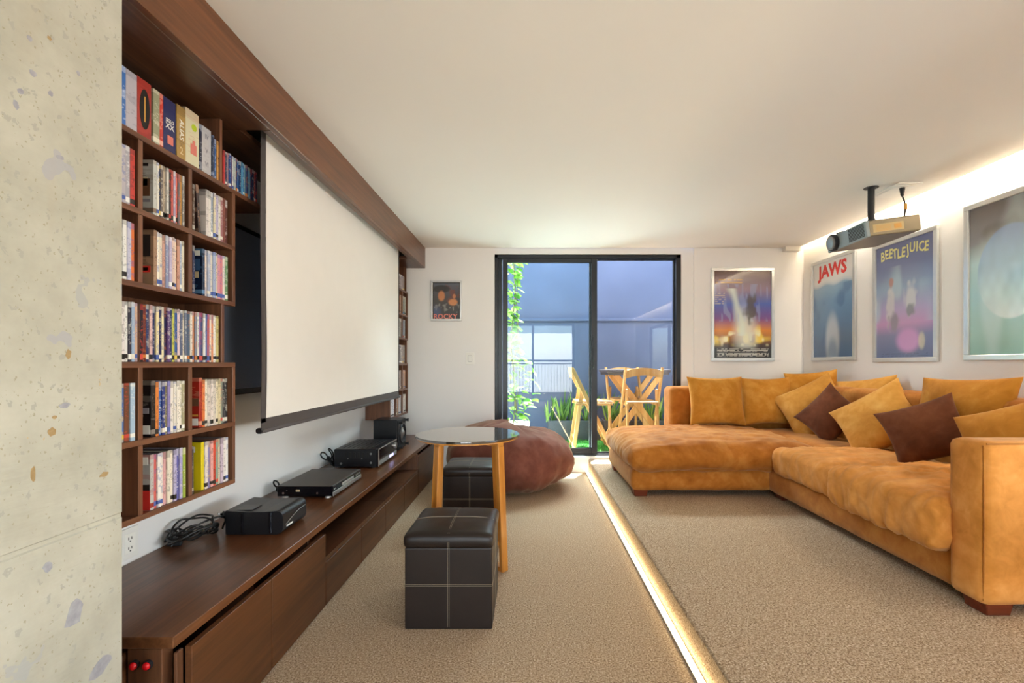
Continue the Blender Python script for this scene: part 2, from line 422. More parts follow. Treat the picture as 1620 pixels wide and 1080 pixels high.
# concrete column, two lifts with a recessed pour joint
CXF, CYE = -.99, 1.143
t = NT('violet_grey_stone'); t.set(Base_Color=t.ramp(t.noise(t.world((1, 1, 1)), 60, 3), [(.3, srgb('#85848a')), (.7, srgb('#9c9b9d'))]), Roughness=.8); M['stone'] = t.m
t = NT('ochre_stone'); t.set(Base_Color=t.ramp(t.noise(t.world((1, 1, 1)), 60, 3), [(.3, srgb('#8a7048')), (.7, srgb('#a48a60'))]), Roughness=.8); M['stone_o'] = t.m
col = empty('concrete_column'); struct(col)
def pebble(px, py, w, h, rot, mat, seed):
    Y = -CXF*F/(CX-px); z_ = CH-(py-CY)*Y/F; qq = random.Random(seed); bm = bmesh.new(); n = 11
    w *= Y/F*Y/-CXF; h *= Y/F                          # the face recedes, so widths stretch along it
    vs = []
    for i in range(n):
        a = 2*math.pi*i/n; r_ = .72+.4*qq.random(); y, z2 = w/2*r_*math.cos(a), h/2*r_*math.sin(a)
        vs.append((y*math.cos(rot)-z2*math.sin(rot)*.6, y*math.sin(rot)*.6+z2*math.cos(rot)))
    lo = [bm.verts.new((CXF-.004, Y+y, z_+z2)) for y, z2 in vs]; hi = [bm.verts.new((CXF+.0006, Y+y, z_+z2)) for y, z2 in vs]
    bm.faces.new(hi)
    for i in range(n): bm.faces.new((lo[i], lo[(i+1) % n], hi[(i+1) % n], hi[i]))
    bmesh.ops.recalc_face_normals(bm, faces=bm.faces)
    obj('stone', bm, M[mat], col)
for k, a in enumerate([(117, 970, 32, 50, -.5, 'stone'), (160, 1052, 44, 30, .5, 'stone'), (75, 897, 16, 16, .2, 'stone'), (102, 641, 18, 10, .1, 'stone'), (82, 683, 18, 18, .6, 'stone_o'), (108, 560, 9, 17, 0, 'stone_o'),
    (165, 750, 16, 9, .2, 'stone_o'), (47, 61, 9, 10, .2, 'stone'), (52, 116, 15, 11, -.5, 'stone'), (32, 144, 13, 10, .4, 'stone'), (25, 166, 12, 16, .5, 'stone'), (80, 148, 9, 9, 0, 'stone'), (78, 60, 8, 6, 0, 'stone_o'), (124, 116, 7, 10, .6, 'stone'), (52, 751, 8, 28, 0, 'stone_o'), (95, 249, 14, 8, .2, 'stone'), (86, 660, 8, 7, 0, 'stone_o')]): pebble(*a, k+3)
z_j = CH - (813 - CY) * CYE / F
for z0, z1 in ((0, z_j-.003), (z_j+.003, ZC)):
    bm = bmesh.new(); B(bm, XW, CXF, YR, CYE, z0, z1, .004, 1); obj('pour_lift', bm, M['concrete'], col)
bm = bmesh.new(); B(bm, XW, CXF-.003, YR, CYE-.003, z_j-.004, z_j+.004); obj('pour_joint', bm, M['concrete'], col)

# dark oak beam under the ceiling with a slot for the screen
BX, BZ = -1.098, 2.171
beam = empty('trim_1'); struct(beam)
box('fascia_board', BX-.028, BX, CYE, D-.002, BZ, ZC, M['oak_beam'], beam, .002)
box('soffit_panel', XW, BX-.028, CYE, 2.044, BZ, BZ+.022, M['oak_y'], beam, .0015)
box('soffit_panel', -1.165, BX-.029, 2.047, 4.50, BZ, BZ+.022, M['oak_y'], beam, .0015)
box('soffit_panel', XW, -1.262, 2.047, 4.50, BZ, BZ+.022, M['oak_y'], beam, .0015)
box('soffit_panel', XW, BX-.029, 4.503, D-.002, BZ, BZ+.022, M['oak_y'], beam, .0015)
# warm led strip in the step
struct(box('trim_2', .606, XS-.006, YR, D-.01, 0, .010, M['silver'], bev=.001))
led = tag(box('led_strip', .611, XS-.010, YR+.05, D-.015, .0105, .015, M['led']), 'glowing warm white light strip along the foot of the carpet step', 'light strip')
tag(box('cove_led_strip', 2.864, 2.880, YR+.1, D-.05, ZC+.052, ZC+.060, M['led']), 'hidden warm light strip in the ceiling cove above framed posters', 'light strip')
struct(box('trim_5', 2.70, 2.862, D-.07, D, ZC-.045, ZC, M['ceiling']))

# ------------------------------------------------------------------ sliding door
door = empty('door_1'); struct(door)
bm = bmesh.new(); y0, y1 = D+.03, D+.15
B(bm, DX0, DX0+.035, y0, y1, DZ0, DZ1, .002); B(bm, DX1-.05, DX1, y0, y1, DZ0, DZ1, .002)
B(bm, DX0, DX1, y0, y1, DZ1-.035, DZ1, .002); B(bm, DX0, DX1, y0, y1, DZ0, DZ0+.018, .002)
B(bm, DX0+.035, DX0+.075, y0+.05, y1, DZ0, DZ1-.035, .001)
obj('door_frame', bm, M['doorframe'], door)
def leaf(name, x0, x1, yc, z0, z1, sl, sr, top, bot, gm):
    bm = bmesh.new()
    B(bm, x0, x0+sl, yc-.02, yc+.02, z0, z1, .002); B(bm, x1-sr, x1, yc-.02, yc+.02, z0, z1, .002)
    B(bm, x0+sl, x1-sr, yc-.02, yc+.02, z1-top, z1, .002); B(bm, x0+sl, x1-sr, yc-.02, yc+.02, z0, z0+bot, .002)
    l = obj(name, bm, M['doorframe'], door)
    bm = bmesh.new(); B(bm, x0+sl, x1-sr, yc-.003, yc+.003, z0+bot, z1-top); obj('pane', bm, gm, l)
    return l
l1 = leaf('sliding_leaf', -.277, .738, D+.06, DZ0+.018, DZ1-.036, .054, .062, .048, .062, M['tintglass'])
leaf('fixed_leaf', .66, DX1-.05, D+.11, DZ0+.018, DZ1-.036, .05, .012, .012, .012, M['glass'])
bm = bmesh.new()
B(bm, .690, .704, D-.005, D+.03, 1.10, 1.115, .001); B(bm, .690, .704, D-.005, D+.03, 1.44, 1.455, .001); B(bm, .690, .704, D-.008, D+.006, 1.10, 1.455, .003, 2)
obj('handle', bm, M['doorframe'], l1)

# ------------------------------------------------------------------ wall fittings
sw = empty('light_switch', (at(743.5, 567, D)), label='white light switch plate on the back wall under the small framed poster', cat='switch')
bm = bmesh.new(); B(bm, -.045, .045, -.0075, 0, -.064, .064, .003, 2); obj('plate', bm, M['white'], sw)
bm = bmesh.new(); B(bm, -.022, .022, -.0085, -.007, -.034, .034); obj('rocker_shadow', bm, M['grey'], sw)  # grey plate puts the shadow line around the rocker into colour
bm = bmesh.new(); B(bm, -.019, .019, -.013, -.007, -.031, .031, .002, 1); obj('rocker', bm, M['white'], sw)
so = empty('wall_socket', (XW, 1.765, .475), label='white power outlet low on the left wall above the worktop', cat='power outlet')
bm = bmesh.new(); B(bm, 0, .006, -.04, .04, -.058, .058, .002, 2); obj('plate', bm, M['white'], so)
bm = bmesh.new(); B(bm, .005, .008, -.024, .024, -.036, .036, .001, 1)
obj('socket_insert', bm, M['paper'], so)
bm = bmesh.new()
for zz in (.018, -.018):
    B(bm, .0075, .0085, -.009, -.006, zz-.004, zz+.006); B(bm, .0075, .0085, .005, .008, zz-.004, zz+.006); cyl(bm, (.008, 0, zz-.010), .003, .001, 'X', 10)
obj('slot', bm, M['ink'], so)

# ------------------------------------------------------------------ posters: flat generic artwork in aluminium frames
def smooth(a, b, x): t_ = np.clip((x-a)/(b-a), 0, 1); return t_*t_*(3-2*t_)
def vnoise(u, v, s, seed):
    rng = np.random.RandomState(seed); g = rng.rand(40, 40)
    x = np.clip(u*s, 0, 38); y = np.clip(v*s, 0, 38); xi = x.astype(int); yi = y.astype(int); fx = x-xi; fy = y-yi
    fx = fx*fx*(3-2*fx); fy = fy*fy*(3-2*fy)
    return (g[yi, xi]*(1-fx)*(1-fy)+g[yi, xi+1]*fx*(1-fy)+g[yi+1, xi]*(1-fx)*fy+g[yi+1, xi+1]*fx*fy)
def lay(c, col, a): return c*(1-a[..., None]) + np.array(srgb(col))*a[..., None]
def flat(col, sh): return np.ones(sh+(3,))*np.array(srgb(col))
def grad(stops, v):
    ps = [p for p, _ in stops]; cs = np.array([srgb(c) for _, c in stops])
    return np.stack([np.interp(v, ps, cs[:, i]) for i in range(3)], -1)
def textlines(c, u, v, v0, v1, u0, u1, n, col, seed, a=.8):
    k = np.floor((v-v0)/(v1-v0)*n); on = ((v-v0)/(v1-v0)*n-k < .5)*(v > v0)*(v < v1)*(u > u0)*(u < u1)
    return lay(c, col, on*(vnoise(u, k/n, 38, seed) > .35)*a)
def art_fire(u, v):
    c = grad([(0, '#2c2018'), (.15, '#3a2216'), (.32, '#d88420'), (.45, '#7a4a86'), (.62, '#4a62b4'), (.78, '#8a7488'), (1, '#5c4034')], v)
    c = lay(c, '#f4d24c', smooth(.5, .8, vnoise(u, v, 9, 1))*smooth(.12, .2, v)*(1-smooth(.3, .42, v)))
    c = lay(c, '#f8f0c0', smooth(.62, .9, vnoise(u, v, 14, 5))*smooth(.12, .18, v)*(1-smooth(.26, .36, v)))
    w_ = vnoise(u, v, 6, 7); c = lay(c, '#d8e4dc', (1-smooth(.0, .11, np.abs(u-.38-.10*np.sin(v*5)-.06*(w_-.5))))*(v > .26)*(v < .8)*.85)
    c = lay(c, '#9aa8d0', smooth(.55, .8, vnoise(u*2, v*.6+u*.5, 14, 21))*(v > .42)*(v < .85)*.5)
    c = lay(c, '#e8f0e0', (1-smooth(.05, .3, np.hypot(u-.55, (v-.3)*.8)))*.75)
    c = lay(c, '#4a4030', (1-smooth(.5, 1.0, np.hypot((u-.64)/.13, (v-.58)/.20)+(vnoise(u, v, 18, 8)-.5)*.7))*.85)
    c = lay(c, '#181614', (1-smooth(.09, .14, v)))
    c = textlines(c, u, v, .02, .12, .06, .95, 6, '#d8d4c8', 3)
    c = textlines(c, u, v, .62, .76, .02, .2, 6, '#d8c8a8', 4, .6)
    c = textlines(c, u, v, .86, .92, .03, .5, 2, '#d0a050', 6, .9)
    return c
def art_blue(u, v):
    c = grad([(0, '#3a5a82'), (.25, '#5078a0'), (.6, '#6c92b4'), (.74, '#86a6bf'), (.765, '#c4ccd0'), (.8, '#dcdcda'), (1, '#e2e0dc')], v+.012*np.sin(u*14))
    c = lay(c, '#3c5f8c', smooth(.5, .8, vnoise(u, v, 7, 2))*(v < .74)*.5)
    c = lay(c, '#c9cfd3', (1-smooth(.5, 1.0, np.hypot((u-.5)/.22, (v-.18)/.34)))*.7)
    c = lay(c, '#6d86a2', (1-smooth(.4, 1.0, np.hypot((u-.5)/.17, (v-.05)/.2)))*.8)
    return c
def art_lavender(u, v):
    c = grad([(0, '#5a6a90'), (.2, '#7f86ae'), (.3, '#c49ac8'), (.42, '#b0a4cf'), (.6, '#8ea4c4'), (.8, '#6f78a0'), (1, '#62688f')], v)
    c = lay(c, '#b8d0d8', smooth(.45, .75, vnoise(u, v, 5, 8))*(v > .3)*(v < .8)*.6)
    for cu, cv, ru, rv, cc in ((.27, .45, .10, .2, '#d2d2d4'), (.62, .5, .12, .17, '#cfd3d6'), (.34, .32, .13, .1, '#8d8e9a'), (.62, .4, .1, .06, '#7c8290'), (.28, .66, .05, .05, '#b98474')):
        c = lay(c, cc, (1-smooth(.5, 1.05, np.hypot((u-cu)/ru, (v-cv)/rv)+(vnoise(u, v, 22, 4)-.5)*.5))*.85)
    c = lay(c, '#cf9ad2', (1-smooth(.5, 1.0, np.hypot((u-.58)/.26, (v-.15)/.13)))*.9)
    c = lay(c, '#e0dcb8', (1-smooth(.5, 1.0, np.hypot((u-.80)/.07, (v-.14)/.09)))*.6)
    c = textlines(c, u, v, .015, .05, .1, .9, 2, '#44506c', 3, .5)
    return c
def art_disc(u, v):
    c = grad([(0, '#8fb8a8'), (.15, '#a5c8bc'), (.4, '#a9cfd2'), (.62, '#b9d6d6'), (.75, '#8a8a8e'), (1, '#6c625e')], v)
    c = lay(c, '#4a3630', (1-smooth(.3, 1.0, np.hypot((u-.55)/.5, (v-.82)/.09)+(vnoise(u, v, 8, 3)-.5)*.6))*.8)
    d = np.hypot((u-.58)/.46, (v-.53)/.30)
    disc = 1-smooth(.97, 1.02, d)
    dc = grad([(.2, '#e4ecea'), (.4, '#c4dede'), (.6, '#8fb2d0'), (.85, '#4c68b0')], v)
    dc = dc*(.86+.28*vnoise(u, v, 12, 9))[..., None]
    c = c*(1-disc[..., None]*.93)+dc*disc[..., None]*.93
    c = lay(c, '#dfeff0', smooth(.55, .85, vnoise(u, v, 3, 12))*.35)
    return c
def art_dark(u, v):
    c = grad([(0, '#23242a'), (.5, '#3b3532'), (.8, '#4c4a52'), (1, '#5a626c')], v)
    c = lay(c, '#6c3a30', smooth(.5, .8, vnoise(u, v, 8, 2))*(u > .45)*(v > .45)*.8)
    c = lay(c, '#23201f', (1-smooth(.7, 1.0, np.hypot((u-.32)/.36, (v-.82)/.12))))
    c = lay(c, '#c07a48', (1-smooth(.6, 1.0, np.hypot((u-.32)/.15, (v-.63)/.17))))
    c = lay(c, '#c8814c', (1-smooth(.6, 1.0, np.hypot((u-.74)/.2, (v-.46)/.11))))
    c = lay(c, '#b9744a', (1-smooth(.6, 1.0, np.hypot((u-.78)/.07, (v-.62)/.08))))
    c = lay(c, '#8a8880', smooth(.55, .8, vnoise(u, v, 16, 6))*(v < .42)*(v > .17)*.7)
    c = lay(c, '#4a5c86', (1-smooth(.05, .3, np.hypot(u-.1, v-.16)))*.6)
    return c
def poster(label, corner, right, w, h, fw, art, border, nu=72):
    """corner: lower left outer corner, right: unit vector along the wall"""
    r = Vector(right); up = Vector((0, 0, 1)); n = r.cross(up)       # n points into the room
    root = empty('framed_poster', corner, label=label, cat='poster', group='framed posters on the walls')
    Mx = facing((0, 0, 0), r, up)
    bm = bmesh.new(); T = .022
    for a in ((0, w, 0, fw), (0, w, h-fw, h), (0, fw, fw, h-fw), (w-fw, w, fw, h-fw)):
        B(bm, a[0], a[1], a[2], a[3], 0.0, T, .003, 1, Mx)
    obj('poster_frame', bm, M['alu'], root)
    x0, x1, y0_, y1_ = fw*.9, w-fw*.9, fw*.9, h-fw*.9
    nv = int(nu*h/w); us = np.linspace(0, 1, nu+1); vs = np.linspace(0, 1, nv+1); U, V = np.meshgrid(us, vs)
    c = art(U, V)
    if border: 
        b_ = (U < border)|(U > 1-border)|(V < border*w/h)|(V > 1-border*w/h); c[b_] = srgb('#1c1a1c')
    pts = np.stack([x0+(x1-x0)*U, y0_+(y1_-y0_)*V, np.full_like(U, .009)], -1).reshape(-1, 3)
    idx = np.arange((nv+1)*(nu+1)).reshape(nv+1, nu+1)
    faces = np.stack([idx[:-1, :-1], idx[:-1, 1:], idx[1:, 1:], idx[1:, :-1]], -1).reshape(-1, 4)
    me = bpy.data.meshes.new('print'); me.from_pydata([tuple(Mx @ Vector(p)) for p in pts], [], faces.tolist())
    at_ = me.color_attributes.new('print', 'FLOAT_COLOR', 'POINT')
    at_.data.foreach_set('color', np.concatenate([np.clip(c, 0, 1), np.ones(c.shape[:2]+(1,))], -1).reshape(-1).astype(np.float32))
    me.materials.append(M['print']); link('print', me, root)
    def title(body, u, v, size, mat, sx=1, rot=0, bold=.004):
        p = r*(x0+(x1-x0)*u)+up*(y0_+(y1_-y0_)*v)+n*.0105
        text_mesh('title_lettering', body, size, mat, facing(p, r, up) @ Matrix.Rotation(R(rot), 4, 'Z'), root, sx, bold=bold)
    return title
p0 = at(1124, 571, D); p1 = at(1224, 424, D)
poster('aluminium framed poster of orange fire under violet sky, beside the glass door', (p0.x, D-.001, p0.z), (1, 0, 0), p1.x-p0.x, p1.z-p0.z, .034, art_fire, .0, 110)
p0 = at(682, 507.5, D); p1 = at(731, 444, D)
ti = poster('small aluminium framed dark poster with orange figures, above the light switch', (p0.x, D-.001, p0.z), (1, 0, 0), p1.x-p0.x, p1.z-p0.z, .020, art_dark, .03)
ti('ROCKY', .46, .065, .075, M['t_pink'], 1.0, 0, .002)
def rwall(pxa, pxb, pyt, pyb):
    ya, yb = XR*F/(pxa-CX), XR*F/(pxb-CX)
    return ya, ya-yb, CH-(pyb-CY)*ya/F, (CH-(pyt-CY)*ya/F)-(CH-(pyb-CY)*ya/F)
ya, w_, z0_, h_ = rwall(1286, 1356, 417, 570.5)
ti = poster('framed blue sea poster with red title lettering, deepest on the right wall', (XR-.001, ya, z0_), (0, -1, 0), w_, h_, .034, art_blue, .0)
ti('JAWS', .5, .895, .17, M['t_red'], 1.0, 0, .006)
ya, w_, z0_, h_ = rwall(1384, 1487, 390, 572.5)
ti = poster('framed lavender poster with pale yellow lettering, behind the projector on right wall', (XR-.001, ya, z0_), (0, -1, 0), w_, h_, .034, art_lavender, .0)
for i, ch in enumerate('BEETLEJUICE'):
    ti(ch, .13+.075*i, .905+.012*math.sin(i*1.1), .105, M['t_yellow'], .72, 6*math.sin(i*2.3), .003)
ya, w_, z0_, h_ = rwall(1529, 1668, 327.5, 570)
poster('largest framed poster, pale blue disc on teal, on right wall above sofa arm', (XR-.001, ya, z0_), (0, -1, 0), w_, h_, .036, art_disc, .012)

# ------------------------------------------------------------------ media bench: worktop, cabinets, drawers
WZ, WX, CF = .400, -.975, -.962
wt = tag(box('bench_worktop', XW+.002, WX, 1.284, D-.003, WZ-.032, WZ, M['oak_top'], bev=.002), 'long dark oak worktop running along the left wall under the screen', 'worktop')
def cabinet(y0, y1, label, group, niche):
    c = empty('bench_drawer_unit' if niche else 'bench_cabinet', ((XW+CF)/2, (y0+y1)/2, 0), label=label, cat='drawer unit' if niche else 'cabinet', group=group)
    ox, oy, _ = c.location
    top = WZ-.033; zf = .232 if niche else top
    bm = bmesh.new(); y0 += .001; y1 -= .001
    def q(a, b, c_, d, e, f): B(bm, a-ox, b-ox, c_-oy, d-oy, e, f)
    q(XW+.004, CF-.08, y0, y0+.018, 0, zf-.01 if niche else top); q(XW+.004, CF-.08, y1-.018, y1, 0, zf-.01 if niche else top)
    q(XW+.004, XW+.018, y0, y1, 0, top); q(XW+.018, CF-.022, y0+.018, y1-.018, .0, .02)
    obj('carcass', bm, M['oak_z'], c)
    if niche:
        bm = bmesh.new(); q(XW+.018, CF-.004, y0, y1, zf-.022, zf); obj('niche_shelf', bm, M['oak_y'], c)
        bm = bmesh.new(); B(bm, CF-.02-ox, CF-ox, y0+.001-oy, y1-.001-oy, .006, zf-.024, .0015); obj('drawer_front', bm, M['oak_front'], c)
    else:
        bm = bmesh.new(); B(bm, CF-.02-ox, CF-ox, y0+.001-oy, y1-.001-oy, .006, top-.022, .0015); obj('door', bm, M['oak_front'], c)
    return c
gc = 'cabinets under the worktop'
cabinet(1.335, 1.755, 'nearest cabinet under the oak worktop, its door beside the red buttons', gc, False)
cabinet(1.755, 2.222, 'second cabinet under the worktop, between nearest door and the open niche', gc, False)
gd = 'drawer units under the open niche'
ys = (2.222, 2.70, 3.15, 3.625, 4.08)
for i, wds in enumerate(('first drawer under the open niche, next to the tall cabinet doors', 'second drawer along under the open niche of the oak bench', 'third drawer along under the open niche of the oak bench', 'fourth and deepest drawer under the open niche, behind the wooden table leg')):
    cabinet(ys[i], ys[i+1], wds, gd, True)
fc = cabinet(4.08, D-.004, 'far cabinet under the worktop at the back wall, past the open niche', gc, False)
box('side_panel', XW+.02-fc.location.x, CF-.001-fc.location.x, 4.062-fc.location.y, 4.079-fc.location.y, .234, WZ-.0335, M['oak_z'], fc)
ep = empty('button_panel', (-1.055, 1.30, 0), label='upright oak end panel of the bench with two red push buttons', cat='panel')
bm = bmesh.new(); B(bm, -.050, .046, -.012, .03, 0, WZ-.034, .002); obj('panel_board', bm, M['oak_z'], ep)
bm = bmesh.new(); B(bm, .064, .074, .005, .03, 0, WZ-.055, .002); obj('edge_strip', bm, M['oak_z'], ep)
bm = bmesh.new(); B(bm, -.30, -.056, -.03, .03, 0, WZ-.045, .012, 3); obj('rounded_post', bm, M['oak_front'], ep)
for bx in (-.026, .010):
    bm = bmesh.new(); cyl(bm, (bx, -.016, .325), .0125, .010, 'Y', 20); bz = obj('button', bm, M['blackmatte'], ep)
    bm = bmesh.new(); bmesh.ops.create_uvsphere(bm, u_segments=16, v_segments=10, radius=.0105, matrix=Matrix.Translation((bx, -.021, .325)) @ Matrix.Diagonal((1, .8, 1, 1))); obj('button_cap', bm, M['red'], bz, smooth=True)

# ------------------------------------------------------------------ wall shelves
XF = -1.28; TB = .019
RZs = [1.900, 1.653, 1.411, 1.148, .891, .642]                # board centres, top to bottom
def shelf(label, yl, dividers, yr, yr_short, top_to, name='wall_shelf'):
    s = empty(name, (XF, yr, RZs[-1]), label=label, cat='shelf', group='oak wall shelves')
    ox, oy, oz = s.location
    def q(nm, x0, x1, y0, y1, z0, z1, mat): 
        return box(nm, x0-ox, x1-ox, y0-oy, y1-oy, z0-oz, z1-oz, mat, s, .0012)
    for i, z in enumerate(RZs):
        e = top_to if i == 0 else yr
        q('shelf_board', XW+.001, XF, yl, e, z-TB/2, z+TB/2, M['oak_shelf'])
    h = TB/2
    for a, b in ((0, 1), (1, 2), (3, 4), (4, 5)):
        for d in dividers: q('divider', XW+.001, XF-.0015, d-h, d+h, RZs[b]+h, RZs[a]-h, M['oak_upright'])
        q('side_panel', XW+.001, XF, yr-TB, yr, RZs[b]+h, RZs[a]-h, M['oak_upright'])
        if yl > 3: q('side_panel', XW+.001, XF, yl, yl+TB, RZs[b]+h, RZs[a]-h, M['oak_upright'])
    q('side_panel', XW+.001, XF, yr_short-TB, yr_short, RZs[3]+h, RZs[2]-h, M['oak_upright'])
    q('divider', XW+.001, XF-.002, yr_short-TB-.008, yr_short-.010, RZs[0]+h, BZ-.001, M['oak_upright'])
    for a, b in ((0, 1), (1, 2), (3, 4), (4, 5), (2, 3)):
        q('back_panel', XW+.001, XW+.008, yl, (yr_short if (a, b) == (2, 3) else yr)-TB, RZs[b]+h, RZs[a]-h, M['oak_upright'])
    return s
LY = [1.20, 1.325, 1.546, 1.774, 2.033]
shelf('tall dark oak shelf full of disc cases, beside the concrete column', 1.16, (1.325, 1.546, 1.774), 2.043, 1.969, 2.30)
shelf('narrow dark oak shelf of disc cases at the back wall, beyond the screen', 4.325, (4.525, 4.765), 4.968, 4.93, 4.968)

# ------------------------------------------------------------------ disc cases and box sets
_names = {}
def colour_word(h):
    r, g, b = [int(h[i:i+2], 16) for i in (1, 3, 5)]
    mx, mn = max(r, g, b), min(r, g, b)
    if mx < 60: return 'black'
    if mx-mn < 26: return 'white' if mx > 205 else 'pale grey' if mx > 150 else 'grey' if mx > 95 else 'charcoal'
    hue = __import__('colorsys').rgb_to_hsv(r/255, g/255, b/255)[0]*360
    dark = mx < 125
    if hue < 18 or hue > 340: return 'maroon' if dark else 'red' if mn < 90 else 'pink'
    if hue < 42: return 'brown' if mx < 150 else 'orange' if mn < 90 else 'tan' if mx < 215 else 'peach'
    if hue < 66: return 'olive' if dark else 'yellow' if mn < 110 else 'cream'
    if hue < 165: return 'green'
    if hue < 255: return 'navy' if dark else 'blue' if mn < 130 else 'pale blue'
    return 'plum' if dark else 'purple' if mn < 120 else 'lilac'
ORD = 'first second third fourth fifth sixth seventh eighth ninth tenth eleventh twelfth thirteenth fourteenth fifteenth sixteenth seventeenth eighteenth nineteenth twentieth twenty-first twenty-second twenty-third twenty-fourth twenty-fifth twenty-sixth twenty-seventh twenty-eighth twenty-ninth thirtieth thirty-first thirty-second thirty-third thirty-fourth thirty-fifth thirty-sixth thirty-seventh thirty-eighth'.split()
INKS = ['#f0ece2', '#15130f', '#d04a3c', '#e2c050', '#4a62a8', '#e8e0d0', '#f4f2ee', '#302a28', '#c8742c']
rnd = random.Random(11)
def disc_case(y, z, w, h, tone, ink, label, group, deep=.135, x=None, tilt=0.0, body=None, name='disc_case', cat='disc case'):
    bm = bmesh.new(); B(bm, -deep, 0, 0, w, 0, h, .0012, 1)
    for f in bm.faces:
        n_ = f.normal
        f.material_index = 1 if n_.x > .7 else 2 if n_.y < -.7 else 0
    o = obj(name, bm, [body or M['casebody'], M['spine'], M['cover']])
    o.location = (XF-.006-rnd.random()*.006 if x is None else x, y, z+.0003); o.rotation_euler = (tilt, 0, 0)
    o['tone_a'] = list(srgb(tone)); o['tone_b'] = list(srgb(ink))
    return tag(o, label, cat, group)
def fill(colours, y0, y1, z, where, group, h=.190, start=0, skip=()):
    n = len(colours); pitch = (y1-y0)/n
    for i, c in enumerate(colours):
        if c is None: continue
        ink = rnd.choice([k for k in INKS if abs(int(k[1:3], 16)-int(c[1:3], 16)) > 60] or INKS)
        disc_case(y0+pitch*i, z+TB/2, pitch-.0009, h-rnd.random()*.004, c, ink,
                  '%s disc case, %s from left in %s' % (colour_word(c), ORD[i+start], where), group)
def depth(px): return F*(-XF+.006)/(CX-px)
NS = 'near shelf'
def C(s): return ['#'+k for k in s.split()]
g = 'disc cases on the near wall shelf'
# top row: box sets (boundaries measured along the shelf)
z1 = RZs[0]
tops = [(190, 201, '#3f6fb4', '#d8e0f0', .19, 'blue box set, first of top row next to the concrete column'),
 (201, 219, '#b9b4bc', '#8f8a98', .19, 'lilac grey box set with vertical lettering on the top row'),
 (219.6, 242.5, '#a83a32', '#8a2a26', .195, 'red box set with dark oval emblem on the top row'),
 (244, 254.5, '#97977a', '#e4e0cc', .19, 'sage green box set on the top row, right of the red one'),
 (254.5, 260.2, '#c43c32', '#e8b0a0', .19, 'slim red case on the top row, left of the navy box set'),
 (260.4, 280, '#262a5c', '#3c3a58', .19, 'navy box set with white century lettering on the top row'),
 (280.5, 294.5, '#ad8a4c', '#6c5a3c', .195, 'tan box set reading ALIAS 2 on the top row'),
 (295.2, 316.3, '#d6cfae', '#c9a588', .210, 'tall cream box set with yellow green round sticker, top row'),
 (316.5, 321.4, '#20243c', '#c8ccd8', .185, 'slim dark case on the top row, right of the cream box'),
 (321.6, 336.2, '#c0bec0', '#a8a6aa', .187, 'silver grey box set numbered IV V VI on the top row'),
 (336.4, 339.8, '#26304a', '#8a94b0', .175, 'thin navy case on the top row, right of the numbered set'),
 (340, 343.2, '#2c5690', '#d8dce8', .165, 'thin blue case on the top row, left of the orange tan set'),
 (343.4, 350.4, '#c8924c', '#2c2016', .165, 'orange tan case with black lettering, last before top row divider')]
sets = {}
for a, b, c, k, h, lab in tops:
    ya, yb = depth(a), depth(b)
    sets[c] = disc_case(ya, z1+TB/2, yb-ya-.001, h, c, k, lab, 'box sets on the top row', body=M['boxtop'] if h > .2 else None, name='box_set', cat='box set')
def spine_text(o, body, zc, size, mat, w, sx=1.0, turn=True):
    up = Vector((0, 0, 1)); rt = Vector((0, 1, 0))
    Mx = facing((.0006, w, zc), -up, rt) if turn else facing((.0006, w, zc), rt, up)
    text_mesh('spine_lettering', body, size, mat, Mx, o, sx, .0002, .0006)
def wid(o): return max(v.co.y for v in o.data.vertices)
o = sets['#ad8a4c']; spine_text(o, 'ALIAS', .108, .030, M['t_white'], wid(o)*.5); spine_text(o, '2', .030, .036, M['t_tan'], wid(o)*.5, .9, False)
o = sets['#262a5c']; spine_text(o, 'SIGLO', .112, .018, M['t_white'], wid(o)*.5, .75, False); spine_text(o, 'XX', .092, .028, M['t_white'], wid(o)*.5, 1, False)
bm = bmesh.new(); B(bm, 0, .0006, wid(o)*.3, wid(o)*.78, .03, .06); obj('printed_panel', bm, M['t_pink'], o)
o = sets['#c0bec0']
for zc, b_ in ((.15, 'IV'), (.095, 'V'), (.04, 'VI')): spine_text(o, b_, zc, .026, M['t_grey'], wid(o)*.5, .9, False)
o = sets['#c8924c']; spine_text(o, 'JARHEAD', .07, .011, M['t_black'], wid(o)*.5, 1.0)
o = sets['#d6cfae']
bm = bmesh.new(); cyl(bm, (.0004, wid(o)*.62, .150), .0135, .0008, 'X', 24); obj('round_sticker', bm, M['t_lime'], o)
bm = bmesh.new(); B(bm, 0, .0006, wid(o)*.35, wid(o)*.8, .045, .085); B(bm, 0, .0007, wid(o)*.5, wid(o)*.7, .08, .1); obj('printed_panel', bm, M['t_pink'], o)
o = sets['#a83a32']
bm = bmesh.new(); cyl(bm, (.0004, wid(o)*.52, .097), .021, .0008, 'X', 32); bmesh.ops.scale(bm, vec=(1, 1, 3.2), space=Matrix.Translation((0, 0, -.097)), verts=bm.verts); obj('oval_emblem', bm, M['t_black'], o)
bm = bmesh.new(); B(bm, 0, .0012, wid(o)*.48, wid(o)*.56, .055, .14, .0004); obj('emblem_script', bm, M['t_gold'], o)
fill(C('c43a3a 2e2c4c 8c8a94 2c4a8c 5a3c6c cfd4d0 b4b8b0 243c6c 2f6aa0 1f3a6c 5aa0c4 2c5a9c 86b4b0 28487c 203050 6ca0c8 18264a 1c2c50 b0443c 283048'.replace('  ', ' ')), depth(355), depth(407), z1, 'top row beyond its divider, near shelf', g, .150)
